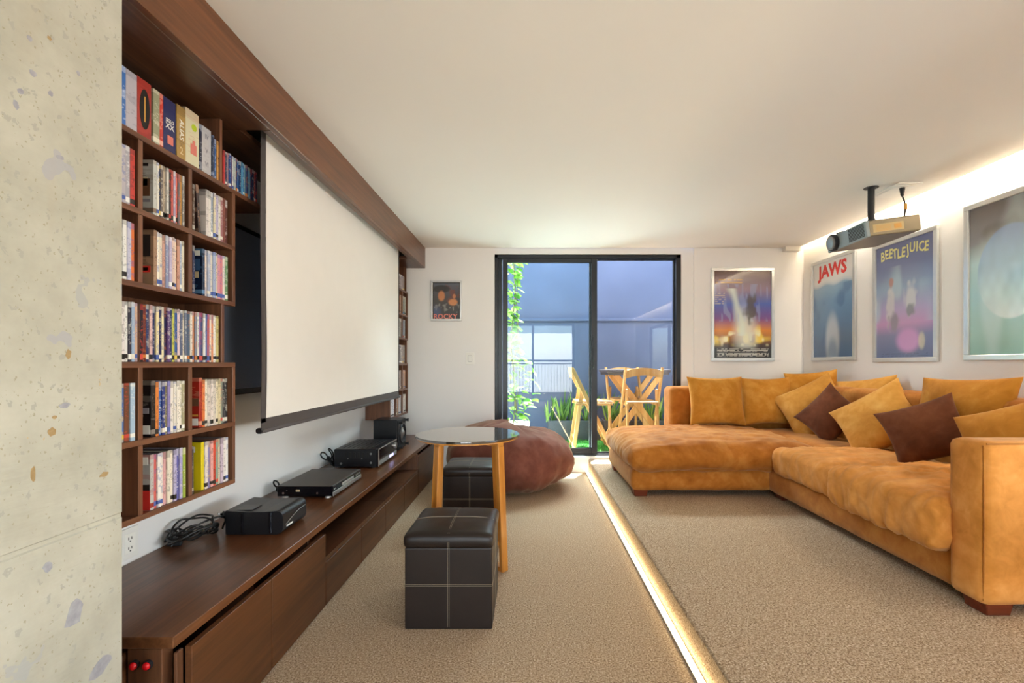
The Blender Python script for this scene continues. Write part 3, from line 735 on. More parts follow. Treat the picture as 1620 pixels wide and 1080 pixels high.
# second row
zb = RZs[1]
fill(C('b8b2b8 a8a4ac c8443c'), 1.478, 1.533, zb, 'second row left cell, near shelf', g)
disc_case(1.607, zb+TB/2, .0145, .190, '#c3c4be', '#8a7462', 'pale box set showing its grey picture back, second row middle cell', 'cases turned with their backs in view', name='box_set', cat='box set')
fill(C('e2dcd0 1c2a50 6c605c b8a894 d8d4cc 201c20 d06056 a89cb4 d46c60 6c6a6c c08a3c 8c8680'), 1.622, 1.752, zb, 'second row middle cell, near shelf', g)
disc_case(1.800, zb+TB/2, .012, .182, '#4a3226', '#a8a49c', 'dark brown disc case against the divider, second row right cell', 'cases turned with their backs in view')
disc_case(1.832, zb+TB/2, .014, .188, '#3c2a26', '#c89a7c', 'dark case leaning to the left, second row right cell', 'cases turned with their backs in view', tilt=R(5))
fill(C('d8d0cc e0dad4 8f9cb0 d8ccae b8b0cc e4ded0 a06c70 8a4c44 5c3028'), 1.868, 2.005, zb, 'second row right cell, near shelf', g)
# third row
zb = RZs[2]
fill(C('dcdad8 e8e6e0 c4c2d4 d8743c'), 1.470, 1.532, zb, 'third row left cell, near shelf', g)
disc_case(1.607, zb+TB/2, .0145, .192, '#a8876c', '#5c4434', 'tan box set showing its picture back, third row middle cell', 'cases turned with their backs in view', name='box_set', cat='box set')
fill(C('ece4d4 e0d4c0 c89a8c 8f98b8 b4a8c8 dcc4bc e6d0b8 d09a84 9aa8c0 e0d8c0'), 1.622, 1.757, zb, 'third row middle cell, near shelf', g)
disc_case(1.795, zb+TB/2, .012, .186, '#20264a', '#b8b0a4', 'dark blue case against the divider, third row right cell', 'cases turned with their backs in view')
disc_case(1.846, zb+TB/2, .0145, .186, '#14203c', '#5c84a8', 'navy box set with its printed back in view, third row right cell', 'cases turned with their backs in view', name='box_set', cat='box set')
fill(C('e8d8c8 a8b0c8 d8d0c0 a4b0cc cfc4b0 d8949c d07c84 e4dcd0 6c9468'), 1.862, 2.007, zb, 'third row right cell, near shelf', g)
# fourth row, one wide cell
zb = RZs[3]
fill(C('8c949c e0d8d4 e4e2dc 2c2a3c 9cb0cc c8a48c 5c3826 14141a 6c2a24 2c3660 d8b4b0 26305c e8d8a8 2c2c54 ece0b4 1c2450 5c3c74 24345c c4c458 34589c e0c8cc 5c6480 d8ccb4 6c7488 4c6078 e0d8cc d8905c 7c8494 dcdcd4 7c5c94 34406c e8e4dc 5c7cb8 c85c54 e8dccc dc9468 ece8e0 c8b878'), 1.468, 1.944, zb, 'fourth row, near shelf', g, .196)
# fifth row
zb = RZs[4]
fill(C('d0a43c 4c6ca4 6c4430 a4bcd0'), 1.455, 1.532, zb, 'fifth row left cell, near shelf', g)
disc_case(1.598, zb+TB/2, .018, .192, '#1c1618', '#8a827a', 'black box set with its printed back in view, fifth row middle cell', 'cases turned with their backs in view', name='box_set', cat='box set')
fill(C('e0843c 3c64a8 2c3c84 7c7454 9484b8 ece4dc e4dcd0 f0e8dc e8e0cc a8a080'), 1.617, 1.756, zb, 'fifth row middle cell, near shelf', g)
disc_case(1.836, zb+TB/2, .015, .196, '#a4281c', '#d89878', 'red box set with its printed back in view, fifth row right cell', 'cases turned with their backs in view', name='box_set', cat='box set')
fill(C('e07838 ece0cc d8ccc4 e8dcd4 d4c8bc e4d8bc d8c8a0 8c9484 3c3c40 201e24'), 1.852, 2.003, zb, 'fifth row right cell, near shelf', g)
# sixth row
zb = RZs[5]
disc_case(1.592, zb+TB/2, .016, .190, '#b8b8b4', '#a03428', 'white and red box set with its back in view, sixth row middle cell', 'cases turned with their backs in view', name='box_set', cat='box set')
fill(C('d06058 ece4dc e8dcd0 d8a4a4 e4dcc8 ece0cc b8b0d0 5c5ca4 a49ccc 9cb040'), 1.610, 1.757, zb, 'sixth row middle cell, near shelf', g)
disc_case(1.793, zb+TB/2, .010, .184, '#3c3c48', '#a8a49c', 'charcoal disc case against the divider, sixth row right cell', 'cases turned with their backs in view')
yb_ = disc_case(1.846, zb+TB/2, .016, .190, '#e2cc1c', '#d8c21c', 'bright yellow box set with dark figure on its back, sixth row', 'cases turned with their backs in view', name='box_set', cat='box set')
bm = bmesh.new()
B(bm, -.062, -.038, -.0008, 0, .075, .115, .004); B(bm, -.060, -.051, -.0008, 0, .04, .08); B(bm, -.048, -.039, -.0008, 0, .042, .08); bmesh.ops.create_uvsphere(bm, u_segments=8, v_segments=6, radius=.008, matrix=Matrix.Translation((-.05, -.0002, .124)) @ Matrix.Diagonal((1, .05, 1, 1)))
obj('printed_figure', bm, M['ink'], yb_)
bm = bmesh.new(); B(bm, -.07, -.025, -.0008, 0, .15, .172); obj('barcode_label', bm, M['paper'], yb_)
fill(C('e8dcd4 8c84b0 e8a8a0 d8503c 8c9c8c d8c8a8 c8b4c4 e4dcd8 ece8e4'), 1.864, 2.008, zb, 'sixth row right cell, near shelf', g)
def back_print(tone, bits):
    for o in bpy.data.objects:
        if o.get('group') == 'cases turned with their backs in view' and tuple(round(k, 4) for k in o['tone_a']) == tuple(round(k, 4) for k in srgb(tone)):
            for nm, x0, x1, z0, z1, m in bits:
                bm = bmesh.new(); B(bm, x0, x1, -.0009, 0, z0, z1); obj(nm, bm, M[m], o)
M['t_brown'] = plain('print_brown', '#6c4a34', .5); M['t_dark'] = plain('print_dark', '#2c2624', .5); M['t_blue'] = plain('print_blue', '#3c5c84', .5)
back_print('#c3c4be', [('printed_picture', -.06, -.012, .065, .125, 't_brown'), ('printed_picture', -.045, -.02, .10, .13, 't_tan'), ('barcode_label', -.05, -.018, .168, .178, 't_dark'), ('printed_lines', -.06, -.01, .045, .055, 't_grey')])
back_print('#a8876c', [('printed_picture', -.055, -.012, .10, .175, 't_dark'), ('printed_panel', -.06, -.012, .045, .067, 't_red'), ('barcode_label', -.05, -.02, .05, .062, 't_tan')])
back_print('#14203c', [('barcode_label', -.045, -.010, .158, .178, 'paper'), ('printed_lines', -.045, -.010, .10, .145, 't_blue'), ('printed_picture', -.04, -.015, .07, .095, 't_tan')])
back_print('#1c1618', [('barcode_label', -.045, -.004, .010, .040, 'paper'), ('printed_lines', -.05, -.008, .08, .10, 't_grey')])
back_print('#a4281c', [('printed_picture', -.055, -.004, .085, .115, 't_brown'), ('barcode_label', -.045, -.006, .008, .036, 'paper'), ('printed_lines', -.05, -.006, .045, .052, 't_gold')])
back_print('#b8b8b4', [('printed_panel', -.07, -.001, .001, .068, 't_red'), ('printed_picture', -.07, -.002, .068, .088, 't_dark'), ('barcode_label', -.05, -.008, .155, .182, 'paper')])
# far shelf
g2 = 'disc cases on the far wall shelf'; FS = 'far shelf'
zf = [RZs[0], RZs[1], RZs[2], RZs[3], RZs[4], RZs[5]]
fill(C('8c8490 a89c9c 7c7078 988c94 b0a4a0 8c7c7c'), 4.56, 4.86, zf[0], 'top row, far shelf', g2, .150)
rows = [('second row', 1, '5c84b0 a4b4c0 b06c4c d09c5c 8c4c34 c8b49c', '6c7484 d8b848 3c7c9c b8a84c d4d0c8 5c7470 e0d8cc'),
        ('third row', 2, '8c8c74 a8a48c 7c8890 9ca49c 8c8480', '6c7c94 8ca0b4 7c8c9c 98a8b0 7484a0'),
        ('fifth row', 4, '988c9c b0a4a8 8c7c84 c0b4b0 a49898', 'c8b4b0 a48478 b88c6c c49870'),
        ('sixth row', 5, '6c5c54 c08c64 7c7470 dcd4d4 d0c8c8 988c88', 'b8a494 e0dcd8 d8d4d0 e8e4e0 d0ccc4')]
for nm, k, a, b in rows:
    fill(C(a), 4.56, 4.74, zf[k], nm + ' middle cell, far shelf', g2)
    fill(C(b), 4.785, 4.90, zf[k], nm + ' right cell, far shelf', g2)
fill(C('8c8890 9c949c 78747c a49ca0 8c848c 98908c'), 4.56, 4.88, zf[3], 'fourth row, far shelf', g2)
fill(C('dcdce4 e8e8ec d8dce8 e4e4ec e0e0e8'), 4.36, 4.50, zf[5], 'sixth row left cell, far shelf', g2)

# ------------------------------------------------------------------ television and projection screen
tv = empty('television', (XW, 2.9, 1.42), label='large dark television on the left wall, half hidden behind the white screen', cat='television')
bm = bmesh.new(); B(bm, .03, .088, -.79, .79, -.42, .42, .006, 2); obj('bezel', bm, M['blackgloss'], tv)
bm = bmesh.new(); B(bm, .087, .0895, -.765, .765, -.39, .395); obj('display_glass', bm, M['tvglass'], tv)
bm = bmesh.new(); B(bm, .0005, .03, -.2, .2, -.2, .2); obj('wall_mount', bm, M['blackmatte'], tv)
SX = -1.208
scr = empty('projection_screen', (SX, 3.247, 2.2), label='large white pull-down projection screen with black border hanging from the oak beam', cat='projection screen')
yL, yR, zT, zB = 2.154, 4.34, 2.24, .903
def sheet(name, y0, y1, z0, z1, mat, n=2, off=0.0, wave=0.0):
    bm = bmesh.new(); ny = max(2, n); nz = 14
    gr = [[None]*(nz+1) for _ in range(ny+1)]
    for s_ in (0, 1):
        for i in range(ny+1):
            for j in range(nz+1):
                y = y0+(y1-y0)*i/ny; z = z0+(z1-z0)*j/nz
                wv = wave*math.sin((z-zB)*5.1)*(.3+.7*(1-(z-zB)/(zT-zB)))
                gr[i][j] = bm.verts.new((off-s_*.0012, y+wv*(1 if y < 3 else -.6)-3.247, z-2.2))
        for i in range(ny):
            for j in range(nz):
                f = [gr[i][j], gr[i+1][j], gr[i+1][j+1], gr[i][j+1]]
                bm.faces.new(f if s_ == 0 else f[::-1])
    return obj(name, bm, mat, scr, smooth=True)
sheet('screen_fabric', yL, yR, zB, zT, M['screenwhite'], 8)
sheet('black_border', yL-.042, yL, zB-.02, zT, M['screenblack'], 2, 0, .008)
sheet('black_border', yR, yR+.03, zB-.02, zT, M['screenblack'], 2, 0, .004)
sheet('black_border', yL-.04, yR+.03, zB-.058, zB, M['screenblack'], 8)
bm = bmesh.new(); cyl(bm, (-.002, 0, zB-.058-2.2), .0095, yR-yL+.09, 'Y', 14); obj('weight_bar', bm, M['screenblack'], scr, smooth=True)
bm = bmesh.new(); cyl(bm, (-.004, 0, 2.285-2.2), .036, 2.36, 'Y', 20); obj('roller', bm, M['blackmatte'], scr, smooth=True)
bm = bmesh.new(); cyl(bm, (-.002, yL-.052-3.247, zB-.052-2.2), .013, .012, 'Y', 12); obj('end_cap', bm, M['black'], scr)

# ------------------------------------------------------------------ devices on the worktop
z = WZ
co = empty('game_console', (-1.205, 2.055, z), label='black rounded console lying nearest the camera on the oak worktop', cat='console')
def rounded_slab(L, prof, name, mat, parent, y0, y1):
    bm = bmesh.new(); a = [bm.verts.new((x, y0, zz)) for x, zz in prof]; b = [bm.verts.new((x, y1, zz)) for x, zz in prof]
    bm.faces.new(a); bm.faces.new(b[::-1])
    for i in range(len(prof)): j = (i+1) % len(prof); bm.faces.new((a[j], a[i], b[i], b[j]))
    bmesh.ops.recalc_face_normals(bm, faces=bm.faces)
    return obj(name, bm, mat, parent)
prof = [(-.126, .002), (.095, .002)] + [(.095+.032*math.sin(R(k)), .034-.032*math.cos(R(k))) for k in range(0, 91, 15)] + [(.127, .075)] + [(.097+.03*math.cos(R(k)), .075+.03*math.sin(R(k))) for k in range(0, 91, 15)] + [(.04, .101), (-.03, .100), (-.08, .103), (-.126, .106)]
rounded_slab(0, prof, 'shell', M['black'], co, 0, .215)
for fx in (-.052, .072):
    bm = bmesh.new(); B(bm, fx-.006, fx+.006, -.004, .004, .008, .098, .003, 2); obj('vent_rib', bm, M['blackgloss'], co)
bm = bmesh.new(); B(bm, -.10, -.02, .02, .10, .1015, .1045, .002); obj('hatch', bm, M['black'], co)
tube('trim_line', [(.1285, .02, .040), (.1288, .07, .055), (.1285, .13, .070), (.128, .2, .074)], .0012, M['silver'], co)
bm = bmesh.new()
for i in range(6): B(bm, .1272, .1285, .03+i*.009, .037+i*.009, .027, .034)
obj('white_lettering', bm, M['paper'], co)
for i, yy in enumerate((.05, .17)):
    bm = bmesh.new(); cyl(bm, (.09, yy, .0015), .012, .003, 'Z', 12); obj('foot', bm, M['blackmatte'], co)

dv = empty('disc_player', (-1.25, 2.83, z), label='flat disc player with silver front edge, between console and receiver', cat='disc player')
bm = bmesh.new(); B(bm, -.155, .145, -.215, .215, .012, .068, .002); obj('case', bm, M['blackgloss'], dv)
bm = bmesh.new(); B(bm, -.157, .146, -.217, .217, .0665, .0695, .001); obj('lid', bm, M['darkgrey'], dv)
bm = bmesh.new(); B(bm, .145, .158, -.217, .217, .012, .068, .002); obj('front_panel', bm, M['blackgloss'], dv)
bm = bmesh.new(); B(bm, .156, .161, -.217, .217, .013, .036, .001); obj('silver_strip', bm, M['silver'], dv)
bm = bmesh.new(); B(bm, .157, .1615, -.09, .09, .040, .056, .003); obj('disc_tray', bm, M['silver'], dv)
bm = bmesh.new()
for yy in (-.20, -.185, .13, .15, .17, .19): cyl(bm, (.159, yy, .05), .004, .005, 'X', 10)
obj('button', bm, M['silver'], dv)
bm = bmesh.new(); cyl(bm, (-.12, -.2155, .03), .006, .003, 'Y', 12); cyl(bm, (.07, -.2155, .03), .006, .003, 'Y', 12); cyl(bm, (-.10, -.2155, .045), .003, .003, 'Y', 10); obj('screw', bm, M['chrome'], dv)
bm = bmesh.new(); B(bm, -.05, -.028, -.2165, -.215, .038, .05); obj('sticker', bm, M['t_tan'], dv)
for fx in (-.12, .12):
    for fy in (-.19, .19):
        bm = bmesh.new(); cyl(bm, (fx, fy, .006), .018, .012, 'Z', 16, .015); obj('foot', bm, M['silver'], dv)

rc = empty('amplifier_receiver', (-1.24, 3.60, z), label='tall black receiver with vented lid and round knob, left of the speaker', cat='receiver')
bm = bmesh.new(); B(bm, -.16, .148, -.23, .23, .012, .138, .003); obj('case', bm, M['black'], rc)
bm = bmesh.new(); B(bm, .148, .160, -.232, .232, .012, .140, .002); fp = obj('front_panel', bm, M['blackgloss'], rc)
bm = bmesh.new(); B(bm, .157, .163, -.232, -.222, .012, .140, .001); B(bm, .157, .163, -.232, .232, .133, .140, .001); obj('bright_edge', bm, M['silver'], rc)
bm = bmesh.new(); B(bm, .159, .162, -.22, .225, .02, .052, .001); obj('lower_panel', bm, M['grey'], rc)
bm = bmesh.new(); B(bm, .1615, .163, .03, .13, .027, .045); obj('lit_display', bm, M['display'], rc)
bm = bmesh.new(); cyl(bm, (.167, .17, .098), .026, .018, 'X', 28); obj('volume_knob', bm, M['silver'], rc, smooth=False)
for i in range(7):
    for s_ in (0, 1):
        bm = bmesh.new(); B(bm, -.12+.035*i+.0, -.112+.035*i, -.19+.2*s_, -.01+.2*s_, .1375, .1395, .0005); obj('vent_slot', bm, M['ink'], rc)
for i in range(6):
    bm = bmesh.new(); B(bm, -.085+.032*i, -.070+.032*i, -.2312, -.2295, .075, .115, .001); obj('side_vent', bm, M['ink'], rc)
bm = bmesh.new()
for xx, zz in ((-.11, .035), (.105, .105), (.105, .04), (.04, .07), (-.06, .07)): cyl(bm, (xx, -.231, zz), .008 if zz in (.035, .105, .04) else .004, .004, 'Y', 12)
obj('screw', bm, M['grey'], rc)
for fx in (-.12, .11):
    for fy in (-.18, .18):
        bm = bmesh.new(); cyl(bm, (fx, fy, .006), .02, .012, 'Z', 16); obj('foot', bm, M['blackmatte'], rc)

sk = empty('loudspeaker', (-1.235, 4.165, z), label='black cube loudspeaker with exposed silver cone standing on the worktop end', cat='speaker')
bm = bmesh.new(); B(bm, -.11, .098, -.115, .115, .002, .268, .006, 2); obj('cabinet', bm, M['black'], sk)
bm = bmesh.new(); B(bm, .098, .112, -.112, .112, .006, .264, .004, 2); obj('baffle', bm, M['blackmatte'], sk)
bm = bmesh.new(); bmesh.ops.create_circle(bm, cap_ends=False, segments=32, radius=.085)
bm.free(); bm = bmesh.new()
rings = [(.092, .112), (.092, .122), (.078, .122), (.070, .108), (.030, .116), (.022, .126), (.0, .130)]
prev = None
for r_, x_ in rings:
    cur = [bm.verts.new((x_, r_*math.cos(2*math.pi*k/32), .14+r_*math.sin(2*math.pi*k/32))) for k in range(32)] if r_ > 0 else [bm.verts.new((x_, 0, .14))]
    if prev:
        for k in range(32):
            if len(cur) == 1: f = bm.faces.new((prev[k], prev[(k+1) % 32], cur[0]))
            else: f = bm.faces.new((prev[k], prev[(k+1) % 32], cur[(k+1) % 32], cur[k]))
            f.material_index = 1 if .0 <= cur[0].co.x and r_ < .07 else 0
    prev = cur
obj('cone', bm, [M['black'], M['silver']], sk, smooth=True)
for yy in (-.10, .10):
    for zz in (.03, .245):
        bm = bmesh.new(); cyl(bm, (.122, yy, zz), .011, .026, 'X', 14); cyl(bm, (.137, yy, zz), .015, .008, 'X', 14); obj('grille_peg', bm, M['blackmatte'], sk)
for yy in (-.08, .08):
    for xx in (-.08, .07):
        bm = bmesh.new(); cyl(bm, (xx, yy, .002), .015, .004, 'Z', 12); obj('foot', bm, M['blackmatte'], sk)

def loops(cx, cy, z0, n, r, seed, sy=1.0, zs=.03):
    q = random.Random(seed); pts = []
    for i in range(n*6):
        a = i*math.pi/3+q.random()*.5; rr = r*(.55+.5*q.random())
        pts.append((cx+rr*math.cos(a), cy+rr*sy*math.sin(a), z0+.006+zs*q.random()))
    return pts
cb = empty('power_cord', (-1.40, 1.98, z), label='tangled black power cord with plug beside the nearest console', cat='cable')
pts = [(-.02+.0, .15, .01), (.0, .08, .02)] + [(p[0], p[1], p[2]) for p in loops(-.025, -.005, 0, 6, .085, 5, 1.2, .085)]
tube('cord', pts, .0042, M['cable'], cb)
tube('cord', [(.02, .13, .01), (.05, .09, .075), (.0, .03, .07), (-.05, -.05, .03), (-.06, -.07, .006)], .0042, M['cable'], cb)
bm = bmesh.new(); B(bm, -.02, .02, -.014, .014, -.01, .012, .004, 2); pl = obj('plug', bm, M['blackmatte'], cb, (.052, .115, .078), rot=(0, .3, .9))
bm = bmesh.new(); B(bm, -.04, -.02, -.006, -.003, -.004, .004); B(bm, -.04, -.02, .003, .006, -.004, .004); obj('prong', bm, M['chrome'], pl)
bm = bmesh.new(); B(bm, -.024, .024, -.016, .016, 0, .032, .005, 2); obj('adapter', bm, M['blackmatte'], cb, (-.062, -.045, .002), rot=(0, .1, .5))
cb = empty('power_cord', (-1.442, 3.40, z), label='looped black cord behind the receiver against the left wall', cat='cable')
tube('cord', [(.03, .05, .01), (.02, .01, .06), (.03, -.03, .12), (.0, -.02, .14), (-.005, .03, .06), (-.03, -.01, .06), (-.05, -.04, .10), (-.02, -.06, .12), (.01, -.04, .07), (.02, 0, .03), (.035, .02, .012)], .005, M['cable'], cb)
tube('cord', [(.03, .03, .03), (.015, -.02, .055), (-.01, -.01, .08), (.02, -.03, .035), (.035, -.01, .01)], .005, M['cable'], cb)
cb = empty('signal_cable', (-1.43, 2.72, z), label='small loop of black cable behind the flat disc player', cat='cable')
tube('cord', [(.02, .06, .02), (-.02, .0, .03), (-.03, -.04, .07), (-.015, -.05, .085), (.0, -.04, .06), (-.01, -.045, .03), (.01, -.02, .01)], .0045, M['cable'], cb)

# ------------------------------------------------------------------ soft shapes
def soft_box(sx, sy, sz, r, puff=0.0, wr=0.0, ws=6.0, seed=0, step=.028, stretch=(1, 1, 1), bulge=0.0, sag=0.0):
    hx, hy, hz = sx/2, sy/2, sz/2; bm = bmesh.new(); hs = (hx, hy, hz)
    for ax in range(3):
        a, b = [k for k in range(3) if k != ax]; na = max(4, int(2*hs[a]/step)); nb = max(4, int(2*hs[b]/step))
        for sgn in (-1, 1):
            gr = []
            for i in range(na+1):
                row = []
                for j in range(nb+1):
                    p = [0, 0, 0]; p[ax] = sgn*hs[ax]; p[a] = hs[a]*(2*i/na-1); p[b] = hs[b]*(2*j/nb-1); row.append(bm.verts.new(p))
                gr.append(row)
            for i in range(na):
                for j in range(nb):
                    bm.faces.new((gr[i][j], gr[i+1][j], gr[i+1][j+1], gr[i][j+1]))
    bmesh.ops.remove_doubles(bm, verts=bm.verts, dist=step*.05)
    off = Vector((seed*3.7, seed*1.9, seed*5.3))
    for v in bm.verts:
        p = v.co.copy(); q = Vector((max(-hx+r, min(hx-r, p.x)), max(-hy+r, min(hy-r, p.y)), max(-hz+r, min(hz-r, p.z))))
        d = p-q; d = d.normalized() if d.length > 1e-6 else Vector((0, 0, 1))
        p2 = q+d*r; ux, uy, uz = p2.x/hx, p2.y/hy, p2.z/hz
        if puff: p2.z += (puff if uz > 0 else -puff*.0)*max(0, 1-ux**4)*max(0, 1-uy**4)*max(0, uz)
        if bulge:
            k = bulge*(1-uz*uz); p2.x += k*max(-1, min(1, ux))**3; p2.y += k*max(-1, min(1, uy))**3
        if sag: p2.z -= sag*(ux*ux+uy*uy)*max(0, -uz)*0
        if wr:
            s_ = Vector((p.x*stretch[0], p.y*stretch[1], p.z*stretch[2]))*ws+off
            n1 = noise.noise(s_ + Vector((noise.noise(s_*.5), noise.noise(s_*.5+Vector((9, 2, 4))), 0))*.8); n2 = noise.noise(s_*2.3+off)
            n3 = noise.noise(s_*1.7-off)
            p2 += d*wr*((1-min(1, abs(n1)*3.2))*.75+(1-min(1, abs(n3)*4.0))*.45*(.5+n2)+n2*.3)
        v.co = p2
    bmesh.ops.recalc_face_normals(bm, faces=bm.faces)
    return bm

def pillow_bm(w, h, t, seed=0, pinch=.09, wr=.006, n=30, sagx=0.0):
    bm = bmesh.new(); off = Vector((seed*4.1, seed*2.3, seed*.7)); L = {}
    for s_ in (1, -1):
        for i in range(n+1):
            for j in range(n+1):
                edge = i in (0, n) or j in (0, n)
                if edge and s_ < 0: L[(s_, i, j)] = L[(1, i, j)]; continue
                u = math.sin((i/n-.5)*math.pi*.98)/math.sin(math.pi*.49); v = math.sin((j/n-.5)*math.pi*.98)/math.sin(math.pi*.49)
                x = w/2*u*(1-pinch*(1-v*v)*(abs(u)**2)); y = h/2*v*(1-pinch*(1-u*u)*(abs(v)**2))
                th = max(0, (1-u*u)*(1-v*v))**.42*t/2
                th *= 1+.12*(-v)                         # filling sinks
                p = Vector((x, y, 0))
                dd = noise.noise(Vector((x, y, s_*.3))*7+off)*wr + noise.noise(Vector((x*1.2, y*.8, s_))*16+off)*wr*.5
                ang = math.atan2(y, x); rad = min(1, max(abs(u), abs(v)))
                dd += wr*.9*math.sin(ang*14+seed*3)*rad**3*(1-rad)*4
                z_ = s_*(th+(dd if not edge else 0)*min(1, th*25))
                q = sagx*(u*u)
                L[(s_, i, j)] = bm.verts.new((x, y-q, z_))
    for s_ in (1, -1):
        for i in range(n):
            for j in range(n):
                f = [L[(s_, i, j)], L[(s_, i+1, j)], L[(s_, i+1, j+1)], L[(s_, i, j+1)]]
                bm.faces.new(f if s_ > 0 else f[::-1])
    return bm

# ------------------------------------------------------------------ sectional sofa
SXF = 1.83; SYN = 1.857
sofa = empty('sectional_sofa', (1.9, 3.3, ZP), label='large ochre suede corner sofa with chaise along the right and back walls', cat='sofa')
def sp(name, x0, x1, y0, y1, z0, z1, r, mat, **kw):
    bm = soft_box(x1-x0, y1-y0, z1-z0, r, **kw)
    return obj(name, bm, mat, sofa, ((x0+x1)/2-1.9, (y0+y1)/2-3.3, (z0+z1)/2-ZP), True)
zb0, zs0, zs1 = ZP+.045, .352, .535
sp('chaise_base', .795, SXF+.04, 3.56, 4.60, zb0, zs0, .030, M['suede'], wr=.004, ws=5, seed=1, step=.035, bulge=.01)
sp('seat_base', SXF, 2.86, SYN+.14, 4.84, zb0, zs0, .030, M['suede'], wr=.004, ws=5, seed=2, step=.04)
sp('chaise_cushion', .775, SXF+.34, 3.50, 4.56, zs0-.012, zs1, .085, M['suede'], puff=.045, wr=.016, ws=4.0, seed=3, stretch=(.8, 2.6, 1), step=.018, bulge=.025)
sp('seat_cushion', SXF-.02, 2.62, 2.752, 3.47, zs0-.008, zs1-.008, .036, M['suede_lit'], puff=.03, wr=.011, ws=5.0, seed=4, stretch=(.8, 2.0, 1), step=.018, bulge=.008)
sp('seat_cushion', SXF-.075, 2.62, 2.02, 2.728, zs0-.012, zs1+.022, .040, M['suede_lit'], puff=.04, wr=.017, ws=5.5, seed=5, stretch=(.8, 2.4, 1.0), step=.016, bulge=.012)
sp('seat_cushion', 2.16, 2.64, 3.46, 4.56, zs0-.008, zs1-.012, .050, M['suede'], puff=.02, wr=.005, ws=5.0, seed=6, step=.03)
sp('armrest', SXF-.02, 2.88, SYN, SYN+.165, zb0, .840, .030, M['suede_lit'], wr=.003, ws=4, seed=7, step=.03)
sp('backrest', 2.64, 2.88, SYN+.16, 4.86, zs0, .955, .045, M['suede'], wr=.004, ws=5, seed=8, step=.04)
sp('backrest', 1.40, 2.66, 4.60, 4.86, zs0, .925, .045, M['suede'], wr=.004, ws=5, seed=9, step=.035)
for fx, fy in ((.86, 3.63), (.86, 4.5), (SXF+.10, 3.52), (SXF+.06, SYN+.07), (2.78, SYN+.07), (2.78, 4.78)):
    bm = bmesh.new(); B(bm, -.055, .055, -.055, .055, 0, zb0-ZP+.01, .004)
    for v in bm.verts:
        if v.co.z < .01: v.co.x *= .88; v.co.y *= .88
    obj('foot', bm, M['footwood'], sofa, (fx-1.9, fy-3.3, 0))
# cords of piping on the arm front
def pip(pts): tube('piping', [(a-1.9, b-3.3, c-ZP) for a, b, c in pts], .0028, M['suede'], sofa)
pip([(SXF-.012, SYN+.012, zb0+.02), (SXF-.014, SYN+.008, .5), (SXF-.012, SYN+.012, .825)])
pip([(SXF-.005, SYN+.006, .832), (2.3, SYN+.004, .834), (2.86, SYN+.006, .832)])

def cushion(center, w, h, t, lean, yaw, roll, mat, label, seed, pinch=.09, wr=.006):
    o = obj('scatter_cushion', pillow_bm(w, h, t, seed, pinch, wr), M[mat], None, center, True)
    # pillow local: x wide, y tall, z thick.  roll in plane, lean back, then yaw
    o.rotation_euler = (Matrix.Rotation(R(yaw), 3, 'Z') @ Matrix.Rotation(R(90-lean), 3, 'X') @ Matrix.Rotation(R(roll), 3, 'Z')).to_euler()
    return tag(o, label, 'cushion', 'loose cushions on the sofa')
cushion(at(1133, 634, 4.44), .53, .47, .17, 12, 0, 0, 'pillow_a', 'square ochre cushion at the left end of the chaise back', 1)
cushion(at(1213, 634, 4.46), .49, .46, .16, 12, -3, 1, 'pillow_a', 'square ochre cushion second along the chaise back', 2)
cushion(at(1286, 626, 4.38), .44, .48, .15, 14, -30, 6, 'pillow_a', 'ochre cushion tucked in the sofa corner behind the lighter one', 3)
cushion(at(1287, 645, 4.16), .52, .50, .16, 26, -42, 32, 'pillow_b', 'pale ochre cushion behind the smaller brown cushion in the corner', 4)
cushion(at(1311, 656, 3.84), .41, .38, .16, 18, -56, 52, 'brownsuede', 'smaller dark brown cushion standing on a point in the sofa corner', 5, .12)
cushion(at(1364, 640, 3.86), .54, .46, .16, 16, -78, 8, 'pillow_b', 'large ochre back cushion between the two pointed cushions, against right back', 6)
cushion(at(1388, 664, 3.38), .52, .46, .18, 26, -62, 38, 'pillow_b', 'ochre cushion standing on a point left of the large brown cushion', 7, .11)
cushion(at(1464, 682, 2.84), .415, .38, .16, 22, -46, 24, 'brownsuede', 'large dark brown cushion leaning beside the sofa arm', 8, .12, .008)
cushion(at(1522, 652, 2.84), .58, .44, .15, 14, -84, 2, 'pillow_a', 'ochre back cushion behind the large brown cushion', 9)
cushion(at(1622, 706, 2.34), .50, .48, .18, 22, -70, 24, 'pillow_a', 'ochre cushion leaning behind the near sofa arm', 10)

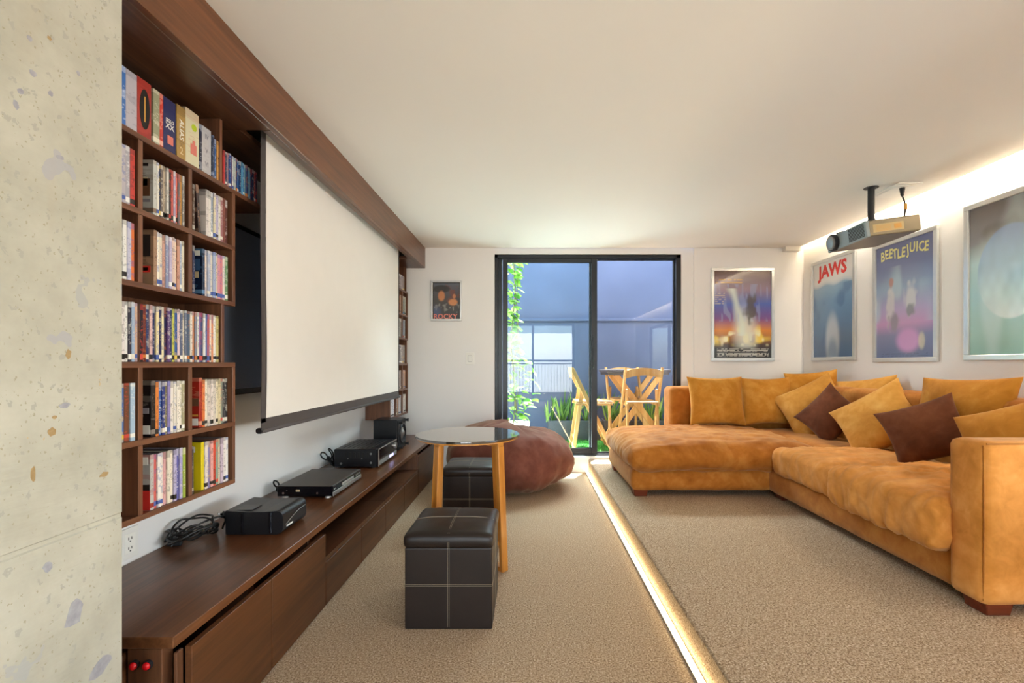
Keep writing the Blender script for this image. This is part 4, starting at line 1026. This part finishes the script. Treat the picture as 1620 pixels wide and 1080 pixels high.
# ------------------------------------------------------------------ ottomans, table, beanbag
def ottoman(x0, y0, s, h, label, roll=0):
    root = empty('cube_ottoman', (x0+s/2, y0+s/2, 0), (0, 0, R(roll)), label=label, cat='ottoman', group='leather cube ottomans')
    hs = s/2; lid = .062
    bm = bmesh.new(); B(bm, -hs+.004, hs-.004, -hs+.004, hs-.004, 0.0, h-lid, .006, 2); obj('box', bm, M['leather'], root)
    bm = soft_box(s+.004, s+.004, lid, .020, puff=.016, wr=.002, ws=6, seed=2, step=.018); obj('lid', bm, M['leather'], root, (0, 0, h-lid/2-.004), True)
    def seam(nm, pts, off):
        for k in (-1, 1):
            tube(nm, [Vector(p)+Vector(off)*0.0032*k for p in pts], .0005, M['stitch'], root, res=3)
    e = hs-.003
    seam('stitching', [(0, -e, .01), (0, -e, h-lid)], (1, 0, 0)); seam('stitching', [(-e, -e, h*.46), (e, -e, h*.46)], (0, 0, 1))
    seam('stitching', [(e, -e, h*.46), (e, e, h*.46)], (0, 0, 1)); seam('stitching', [(e, 0, .01), (e, 0, h-lid)], (0, 1, 0))
    zt = h-.004
    def top(a): return [(a[0], a[1], zt+.0165*max(0, 1-(a[0]/hs)**4)*max(0, 1-(a[1]/hs)**4)+.0006)]
    N = 10
    seam('stitching', [top((0, -hs*.95+1.9*hs*i/N))[0] for i in range(N+1)], (1, 0, 0))
    seam('stitching', [top((-hs*.95+1.9*hs*i/N, 0))[0] for i in range(N+1)], (0, 1, 0))
    seam('stitching', [(0, -hs-.0025, h-lid), (0, -hs-.0025, h-.028), (0, -hs*.95, h-.004)], (1, 0, 0))
    return root
ottoman(-.541, 2.025, .388, .415, 'dark brown leather cube ottoman standing nearest the camera', 0)
ottoman(-.612, 3.32, .388, .415, 'dark brown leather cube ottoman half hidden behind the round table', 0)

tx, ty, tz = -.361, 2.80, .735
tb = empty('round_side_table', (tx, ty, 0), label='round dark topped side table with honey wood sled legs', cat='table')
bm = bmesh.new(); cyl(bm, (0, 0, tz-.007), .308, .014, 'Z', 72)
bmesh.ops.bevel(bm, geom=[e for e in bm.edges if abs(e.verts[0].co.z-e.verts[1].co.z) < 1e-5 and len(e.link_faces) == 2 and any(len(f.verts) > 8 for f in e.link_faces)], offset=.004, segments=2, affect='EDGES')
obj('tabletop', bm, M['tableglass'], tb)
bm = bmesh.new(); cyl(bm, (0, 0, tz-.018), .297, .008, 'Z', 64); obj('under_rim', bm, M['honey'], tb)
d1 = Vector((-.75, .66, 0)).normalized(); d2 = Vector((.66, .75, 0)).normalized()
for d, ra, rb, lift in ((d1, .295, .285, 0), (d2, .255, .245, 0)):
    n_ = Vector((-d.y, d.x, 0))
    for s_ in (-1, 1):
        bm = bmesh.new(); a = d*s_*(ra+.004); b = d*s_*(ra-.03)
        bar(bm, (a.x, a.y, .0), (b.x, b.y, tz-.045), .046, .024, n_, .002); obj('leg', bm, M['honey'], tb)
    bm = bmesh.new(); bar(bm, d*-(ra-.009)+Vector((0, 0, .014)), d*(ra-.009)+Vector((0, 0, .014)), .045, .024, n_, .002); obj('floor_rail', bm, M['honey'], tb)
    bm = bmesh.new(); bar(bm, d*-(ra-.02)+Vector((0, 0, tz-.034)), d*(ra-.02)+Vector((0, 0, tz-.034)), .045, .024, n_, .002); obj('top_rail', bm, M['honey'], tb)

def beanbag():
    bm = bmesh.new(); nu, nv = 96, 48; rows = []
    for j in range(nv+1):
        ph = math.pi*j/nv; row = []
        for i in range(nu):
            th = 2*math.pi*i/nu
            sx = math.sin(ph); c = math.cos(ph)
            r_ = .60*(abs(sx)**.8)
            zc = .285+.30*(1 if c > 0 else -1)*abs(c)**(.9)
            x, y = r_*math.cos(th), r_*.86*math.sin(th)
            zc += .03*math.cos(th+2.6)*c                     # slumps to one side
            x += .03*(1-c)*.5
            p = Vector((x, y, zc))
            k = noise.noise(p*4.0)*.026+noise.noise(p*9+Vector((3, 1, 2)))*.012+(1-min(1, abs(noise.noise(p*5.5+Vector((1, 7, 3))))*4))*.010
            w_ = math.sin(th*26+5*noise.noise(p*3))*.011*max(0, 1-abs(zc-.12)/.18)
            top = math.sin(th*9+4*noise.noise(p*5))*.010*max(0, c-.55)
            n_ = Vector((math.cos(th)*abs(sx), math.sin(th)*abs(sx), c)).normalized()
            p += n_*(k+w_+top-.012*(abs(math.sin(th*3)) < .05))
            p.z = max(0.001, p.z)
            row.append(bm.verts.new(p))
        rows.append(row)
    for j in range(nv):
        for i in range(nu):
            k = (i+1) % nu; bm.faces.new((rows[j][i], rows[j+1][i], rows[j+1][k], rows[j][k]))
    bmesh.ops.remove_doubles(bm, verts=bm.verts, dist=.0005)
    bmesh.ops.recalc_face_normals(bm, faces=bm.faces)
    return bm
bb = empty('beanbag', (-.185, 4.42, 0), (0, 0, 0), label='big slumped plum brown beanbag in front of the glass door', cat='beanbag')
obj('bag', beanbag(), M['bean'], bb, smooth=True)

# ------------------------------------------------------------------ projector
pj = empty('projector', (2.372, 3.235, 2.045), (0, R(-6.5), R(-4)), label='ceiling mounted projector with vented grey front and round lens', cat='projector')
M['pj_body'] = plain('bronze_grey_plastic', '#80745c', .38, .3); M['pj_front'] = plain('slate_grey_plastic', '#8c989c', .42); M['pj_label'] = plain('rating_label', '#c4ac78', .5)
bm = bmesh.new(); B(bm, -.155, .165, -.22, .22, -.052, .052, .008, 2); obj('body', bm, M['pj_body'], pj)
bm = bmesh.new(); B(bm, -.175, -.150, -.222, .222, -.054, .054, .006, 2); obj('front_panel', bm, M['pj_front'], pj)
bm = bmesh.new(); B(bm, -.05, .15, -.16, .16, .050, .060, .004, 1); obj('lid', bm, M['pj_body'], pj)
bm = bmesh.new(); B(bm, -.13, .06, -.2215, -.2195, -.030, .022); lb = obj('rating_label', bm, M['pj_label'], pj)
bm = bmesh.new()
for k in range(5): B(bm, -.11, -.02, -.2222, -.2213, -.024+.008*k, -.0215+.008*k)
B(bm, .0, .045, -.2222, -.2213, -.02, .012); obj('label_print', bm, M['t_gold'], lb)
for k in range(10):
    bm = bmesh.new(); B(bm, -.1775, -.172, -.205, -.04, -.042+.0088*k, -.037+.0088*k, .001); obj('vent_slot', bm, M['ink'], pj)
bm = bmesh.new(); cyl(bm, (-.186, .125, .0), .058, .028, 'X', 36); ln = obj('lens_barrel', bm, M['blackmatte'], pj)
bm = bmesh.new(); cyl(bm, (-.203, .125, .0), .050, .010, 'X', 36); obj('lens_ring', bm, M['grey'], ln)
bm = bmesh.new(); bmesh.ops.create_uvsphere(bm, u_segments=24, v_segments=12, radius=.040, matrix=Matrix.Translation((-.205, .125, 0)) @ Matrix.Diagonal((.25, 1, 1, 1))); obj('lens_glass', bm, M['lens'], ln, smooth=True)
bm = bmesh.new(); cyl(bm, (-.12, .10, .056), .045, .016, 'Z', 28); obj('focus_dial', bm, M['blackmatte'], pj)
bm = bmesh.new(); B(bm, -.06, .06, -.06, .06, .058, .066, .002); obj('mount_plate', bm, M['blackmatte'], pj)
for a in (-1, 1):
    bm = bmesh.new(); bar(bm, (.0, 0, .066), (.07*a, .05*a, .082), .02, .006, (0, 0, 1)); obj('mount_arm', bm, M['blackmatte'], pj)
bm = bmesh.new(); B(bm, -.03, .03, -.025, .025, .066, .10, .006, 2); cyl(bm, (0, -.03, .085), .014, .03, 'Y', 12); obj('clamp', bm, M['blackmatte'], pj)
bm = bmesh.new(); cyl(bm, (.03, .05, .215), .021, .27, 'Z', 20)
pole = obj('mount_pole', bm, M['blackmatte'], pj); pole.rotation_euler = (0, R(6.5), 0)
bm = bmesh.new(); cyl(bm, (.03, .05, .345), .045, .01, 'Z', 24); fl = obj('ceiling_flange', bm, M['blackmatte'], pj); fl.rotation_euler = (0, R(6.5), 0)
ap = empty('ceiling_hatch', (2.60, 3.32, ZC), label='white square access hatch in the ceiling above the projector', cat='hatch')
bm = bmesh.new(); B(bm, -.085, .085, -.14, .14, -.008, 0, .002); obj('hatch_frame', bm, M['white'], ap)
bm = bmesh.new(); B(bm, -.06, .06, -.11, .11, -.013, -.007, .003); obj('hatch_cover', bm, M['white'], ap)
pc = empty('projector_cable', (2.59, 3.24, ZC-.016), label='dark cable hanging from the ceiling hatch down to the projector', cat='cable')
tube('cord', [(0, 0, 0), (.0, .0, -.05), (.012, -.01, -.12), (.0, -.02, -.19), (-.03, -.03, -.27), (-.055, -.02, -.285)], .005, M['cable'], pc)
bm = bmesh.new(); cyl(bm, (0, 0, -.03), .018, .055, 'Z', 14, .009); bmesh.ops.rotate(bm, matrix=Matrix.Rotation(math.pi, 3, 'X'), cent=(0, 0, -.03), verts=bm.verts); obj('cord_cup', bm, M['blackmatte'], pc)
bm = bmesh.new(); cyl(bm, (.012, -.012, -.135), .011, .04, 'Z', 12); obj('ferrite', bm, M['t_gold'], pc)

# ------------------------------------------------------------------ garden court beyond the glass
GZ = .165; YW = 6.5
struct(box('floor_terrace', -3.0, 4.5, D+.2, YW+.2, -.1, GZ-.012, M['paving']))
gw = empty('wall_garden'); struct(gw)
zl = CH-(505-CY)*YW/F
box('wall_lower', -2.2, 4.4, YW, YW+.2, 0, zl-.03, M['bluewall'], gw); box('wall_upper', -2.2, 4.4, YW+.02, YW+.2, zl-.03, 3.7, M['bluewall'], gw)
box('ledge', -2.2, 4.4, YW-.035, YW+.02, zl-.028, zl+.008, M['bluewall'], gw, .004)
struct(box('wall_garden_left', -1.0, -.85, D+.2, YW, 0, 2.6, M['whitewall'])); struct(box('wall_garden_right', 3.2, 3.35, D+.2, YW, 0, 2.9, M['bluewall']))
struct(box('wall_facade', -2.2, 4.4, D+.19, D+.21, ZC+.28, 3.2, M['whitewall']))
bm = bmesh.new(); B(bm, .42, 3.19, D+.34, YW-.005, GZ-.012, GZ-.004)
q = random.Random(4)
for _ in range(9000):
    x, y = .43+q.random()*1.9, D+.35+q.random()*.95; a = q.random()*6.28; hgt = .016+.014*q.random(); w_ = .0022
    lx, ly = (q.random()-.5)*.02, (q.random()-.5)*.02
    v1 = bm.verts.new((x-w_*math.cos(a), y-w_*math.sin(a), GZ-.005)); v2 = bm.verts.new((x+w_*math.cos(a), y+w_*math.sin(a), GZ-.005)); v3 = bm.verts.new((x+lx, y+ly, GZ-.005+hgt))
    bm.faces.new((v1, v2, v3))
tag(obj('artificial_grass', bm, M['turf']), 'short green artificial grass covering the terrace outside the door', 'grass', kind='stuff')

def planter(x0, x1, label):
    p = empty('planter_box', ((x0+x1)/2, 6.23, GZ-.004), label=label, cat='planter', group='dark planters along the garden wall')
    w_ = (x1-x0)/2; bm = bmesh.new()
    for a in ((-w_, w_, -.15, -.13), (-w_, w_, .13, .15), (-w_, -w_+.02, -.13, .13), (w_-.02, w_, -.13, .13)): B(bm, *a, 0, .255, .002)
    B(bm, -w_+.02, w_-.02, -.13, .13, 0, .02); obj('trough', bm, M['planter'], p)
    bm = bmesh.new(); B(bm, -w_+.02, w_-.02, -.13, .13, .02, .225); obj('soil', bm, M['soil'], p)
    return p
planter(.262, .965, 'dark grey trough planter behind the left folding chair')
planter(.985, 1.62, 'dark grey trough planter behind the wooden table')
planter(1.64, 2.35, 'dark grey trough planter at the right end of the garden wall')
# sword-leaved plants
def blade_mesh(k):
    qq = random.Random(k); bm = bmesh.new(); L = .42; n = 6; prev = None; bend = qq.uniform(-.25, .25); tw = qq.uniform(-.5, .5)
    for i in range(n+1):
        f = i/n; w_ = .017*(math.sin(math.pi*min(1, .15+f*.85))**.6) if i < n else .0006
        cx, z_ = bend*f*f*L, L*f; c_, s_ = math.cos(tw*f), math.sin(tw*f)
        cur = [bm.verts.new((cx-w_*c_, -w_*s_, z_)), bm.verts.new((cx, .004*(1-f), z_)), bm.verts.new((cx+w_*c_, w_*s_, z_))]
        if prev:
            bm.faces.new((prev[0], prev[1], cur[1], cur[0])); bm.faces.new((prev[1], prev[2], cur[2], cur[1]))
        prev = cur
    return mesh_from_bm(bm, 'sword_leaf', M['blade'], True)
blades = [blade_mesh(k) for k in range(5)]
spots = [(870, .9), (890, 1.05), (906, 1.0), (930, 1.0), (966, 1.05), (975, .8), (1030, .9), (1045, .85), (1062, 1.0), (1018, .8)]
labs = ['sword-leaved plant at the left end of the left planter', 'sword-leaved plant second from left, behind the left folding chair', 'tall sword-leaved plant close behind the left chair back', 'sword-leaved plant behind the black door stile',
        'tall sword-leaved plant left of the wooden table', 'low sword-leaved plant just under the table edge', 'sword-leaved plant seen through the front chair', 'sword-leaved plant between front chair post and table leg', 'bright sword-leaved plant nearest the sofa back', 'low sword-leaved plant behind the crossed table legs']
for (px, sc), lab in zip(spots, labs):
    X = (px-CX)*6.23/F
    pl = empty('sword_plant', (X, 6.23+q.uniform(-.05, .05), GZ+.215), label=lab, cat='plant', group='sword-leaved plants in the planters')
    for k in range(15):
        l = link('leaf', blades[k % 5], pl, (q.uniform(-.05, .05), q.uniform(-.05, .05), 0))
        l.rotation_euler = (q.uniform(-.35, .25), q.uniform(-.45, .45), q.uniform(0, 6.28)); s_ = sc*q.uniform(.55, 1.05); l.scale = (s_, s_, s_)

# folding table and four folding chairs
TX, TY = 1.31, 5.78
ft = empty('folding_table', (TX, TY, GZ), label='slatted wooden folding table with dark top on the terrace', cat='table')
bm = bmesh.new(); cyl(bm, (0, 0, .905), .44, .03, 'Z', 12); obj('tabletop', bm, M['tabletop_dark'], ft)
bm = bmesh.new(); cyl(bm, (0, 0, .872), .42, .03, 'Z', 12); obj('top_frame', bm, M['tabletop_dark'], ft)
for yy in (-.2, .2):
    for s_ in (-1, 1):
        bm = bmesh.new(); bar(bm, (-.36*s_, yy+.02*s_, 0), (.27*s_, yy+.02*s_, .86), .065, .03, (1, 0, 0)); obj('leg', bm, M['chairwood'], ft)
bm = bmesh.new(); bar(bm, (-.30, -.22, .10), (-.30, .22, .10), .03, .04, (0, 0, 1)); obj('stretcher', bm, M['chairwood'], ft)

def folding_chair(loc, yaw, label):
    """faces +x before turning"""
    c = empty('folding_chair', loc, (0, 0, R(yaw)), label=label, cat='chair', group='wooden folding chairs on the terrace')
    w_ = .205; wd = M['chairwood']
    for s_ in (-1, 1):
        bm = bmesh.new(); bar(bm, (.24, s_*w_, 0), (-.215, s_*w_, .93), .045, .024, (1, 0, 0)); cyl(bm, (-.216, s_*w_, .935), .016, .03, 'Z', 10); obj('back_post', bm, wd, c)
        bm = bmesh.new(); bar(bm, (-.20, s_*(w_-.035), 0), (-.10, s_*(w_-.035), .70), .045, .024, (1, 0, 0)); obj('rear_leg', bm, wd, c)
    for k in range(5):
        bm = bmesh.new(); B(bm, -.17+.085*k, -.095+.085*k, -w_+.02, w_-.02, .545, .565, .003); obj('seat_slat', bm, wd, c)
    bm = bmesh.new(); B(bm, -.18, .25, -w_+.015, -w_+.035, .515, .545, .002); B(bm, -.18, .25, w_-.035, w_-.015, .515, .545, .002); obj('seat_rail', bm, wd, c)
    bm = bmesh.new(); N = 14                                  # arched head rail
    pr = None
    for i in range(N+1):
        y = -w_+2*w_*i/N; k = 1-(abs(y)/w_)**2; x = -.215+.012
        zt, zb_ = .905+.040*k**.8, .825+.035*k
        cur = [bm.verts.new((x-.012, y, zb_)), bm.verts.new((x+.012, y, zb_-0)), bm.verts.new((x+.005, y, zt)), bm.verts.new((x-.019, y, zt))]
        if pr:
            for a in range(4): bm.faces.new((pr[a], pr[(a+1) % 4], cur[(a+1) % 4], cur[a]))
        else: bm.faces.new(cur)
        pr = cur
    bm.faces.new(pr[::-1]); bmesh.ops.recalc_face_normals(bm, faces=bm.faces); obj('head_rail', bm, wd, c)
    bm = bmesh.new(); B(bm, -.19, -.165, -w_+.03, w_-.03, .12, .15, .002); B(bm, .16, .185, -w_, w_, .12, .15, .002); obj('stretcher', bm, wd, c)
    return c
folding_chair((.715, 5.52, GZ), 0, 'wooden folding chair seen from the side, left of the table')
folding_chair((1.285, 5.42, GZ), 90, 'wooden folding chair with its back to the room, nearest the sofa')
folding_chair((1.98, 5.75, GZ), 180, 'wooden folding chair at the right side of the table, mostly hidden')
folding_chair((1.21, 5.85, GZ), -90, 'wooden folding chair on the far side of the table')

# climbing vine in a white pot
def leaf_mesh(k):
    qq = random.Random(k); bm = bmesh.new(); L = .11; n = 5
    mid = []; lft = []; rgt = []
    for i in range(n+1):
        f = i/n; w_ = .034*math.sin(math.pi*f**.8)**.9+.0005; z_ = -.018*f*f*(1+qq.random()*.5)
        mid.append(bm.verts.new((0, L*f, z_))); lft.append(bm.verts.new((-w_, L*f*.98, z_+.012))); rgt.append(bm.verts.new((w_, L*f*.98, z_+.012)))
    for i in range(n):
        bm.faces.new((mid[i], mid[i+1], lft[i+1], lft[i])); bm.faces.new((mid[i], rgt[i], rgt[i+1], mid[i+1]))
    return mesh_from_bm(bm, 'vine_leaf', M['leaf'], True)
leaves = [leaf_mesh(k) for k in range(4)]
vx, vy = -.215, 5.36
pot = empty('plant_pot', (vx+.09, vy, GZ-.004), label='white pot holding the climbing vine at the left of the door', cat='pot')
bm = bmesh.new(); rr = [(.10, 0), (.135, .30), (.145, .33), (.135, .33), (.125, .30), (0, .29)]; prev = None
for r_, z_ in rr:
    cur = [bm.verts.new((r_*math.cos(2*math.pi*k/24), r_*math.sin(2*math.pi*k/24), z_)) for k in range(24)] if r_ else [bm.verts.new((0, 0, z_))]
    if prev:
        for k in range(24): bm.faces.new((prev[k], prev[(k+1) % 24], cur[(k+1) % 24], cur[k]) if len(cur) > 1 else (prev[k], prev[(k+1) % 24], cur[0]))
    prev = cur
obj('pot_body', bm, M['whitewall'], pot, smooth=False)
vine = empty('climbing_vine', (vx+.06, vy, GZ+.29), label='leafy green climbing vine rising along the left edge of the glass door', cat='vine')
for k in range(3):
    tube('stem', [(.03*k-.02+.02*math.sin(i*1.3+k*2), .02*math.cos(i+k), i*.26) for i in range(9)], .007-.0015*k, M['stem'], vine)
for k in range(210):
    f = k/210; z_ = f*2.05; sp_ = .07+.05*math.sin(z_*3.1+.4)+(.10 if .2 < z_ < .75 else 0)
    l = link('leaf', leaves[k % 4], vine, (q.uniform(-.10, sp_), q.uniform(-.08, .08), z_+q.uniform(-.02, .02)))
    l.rotation_euler = (q.uniform(-.9, .3), q.uniform(-.6, .6), q.uniform(-2.6, -.3) if q.random() < .75 else q.uniform(0, 6.28)); s_ = q.uniform(.55, 1.1); l.scale = (s_, s_, s_)
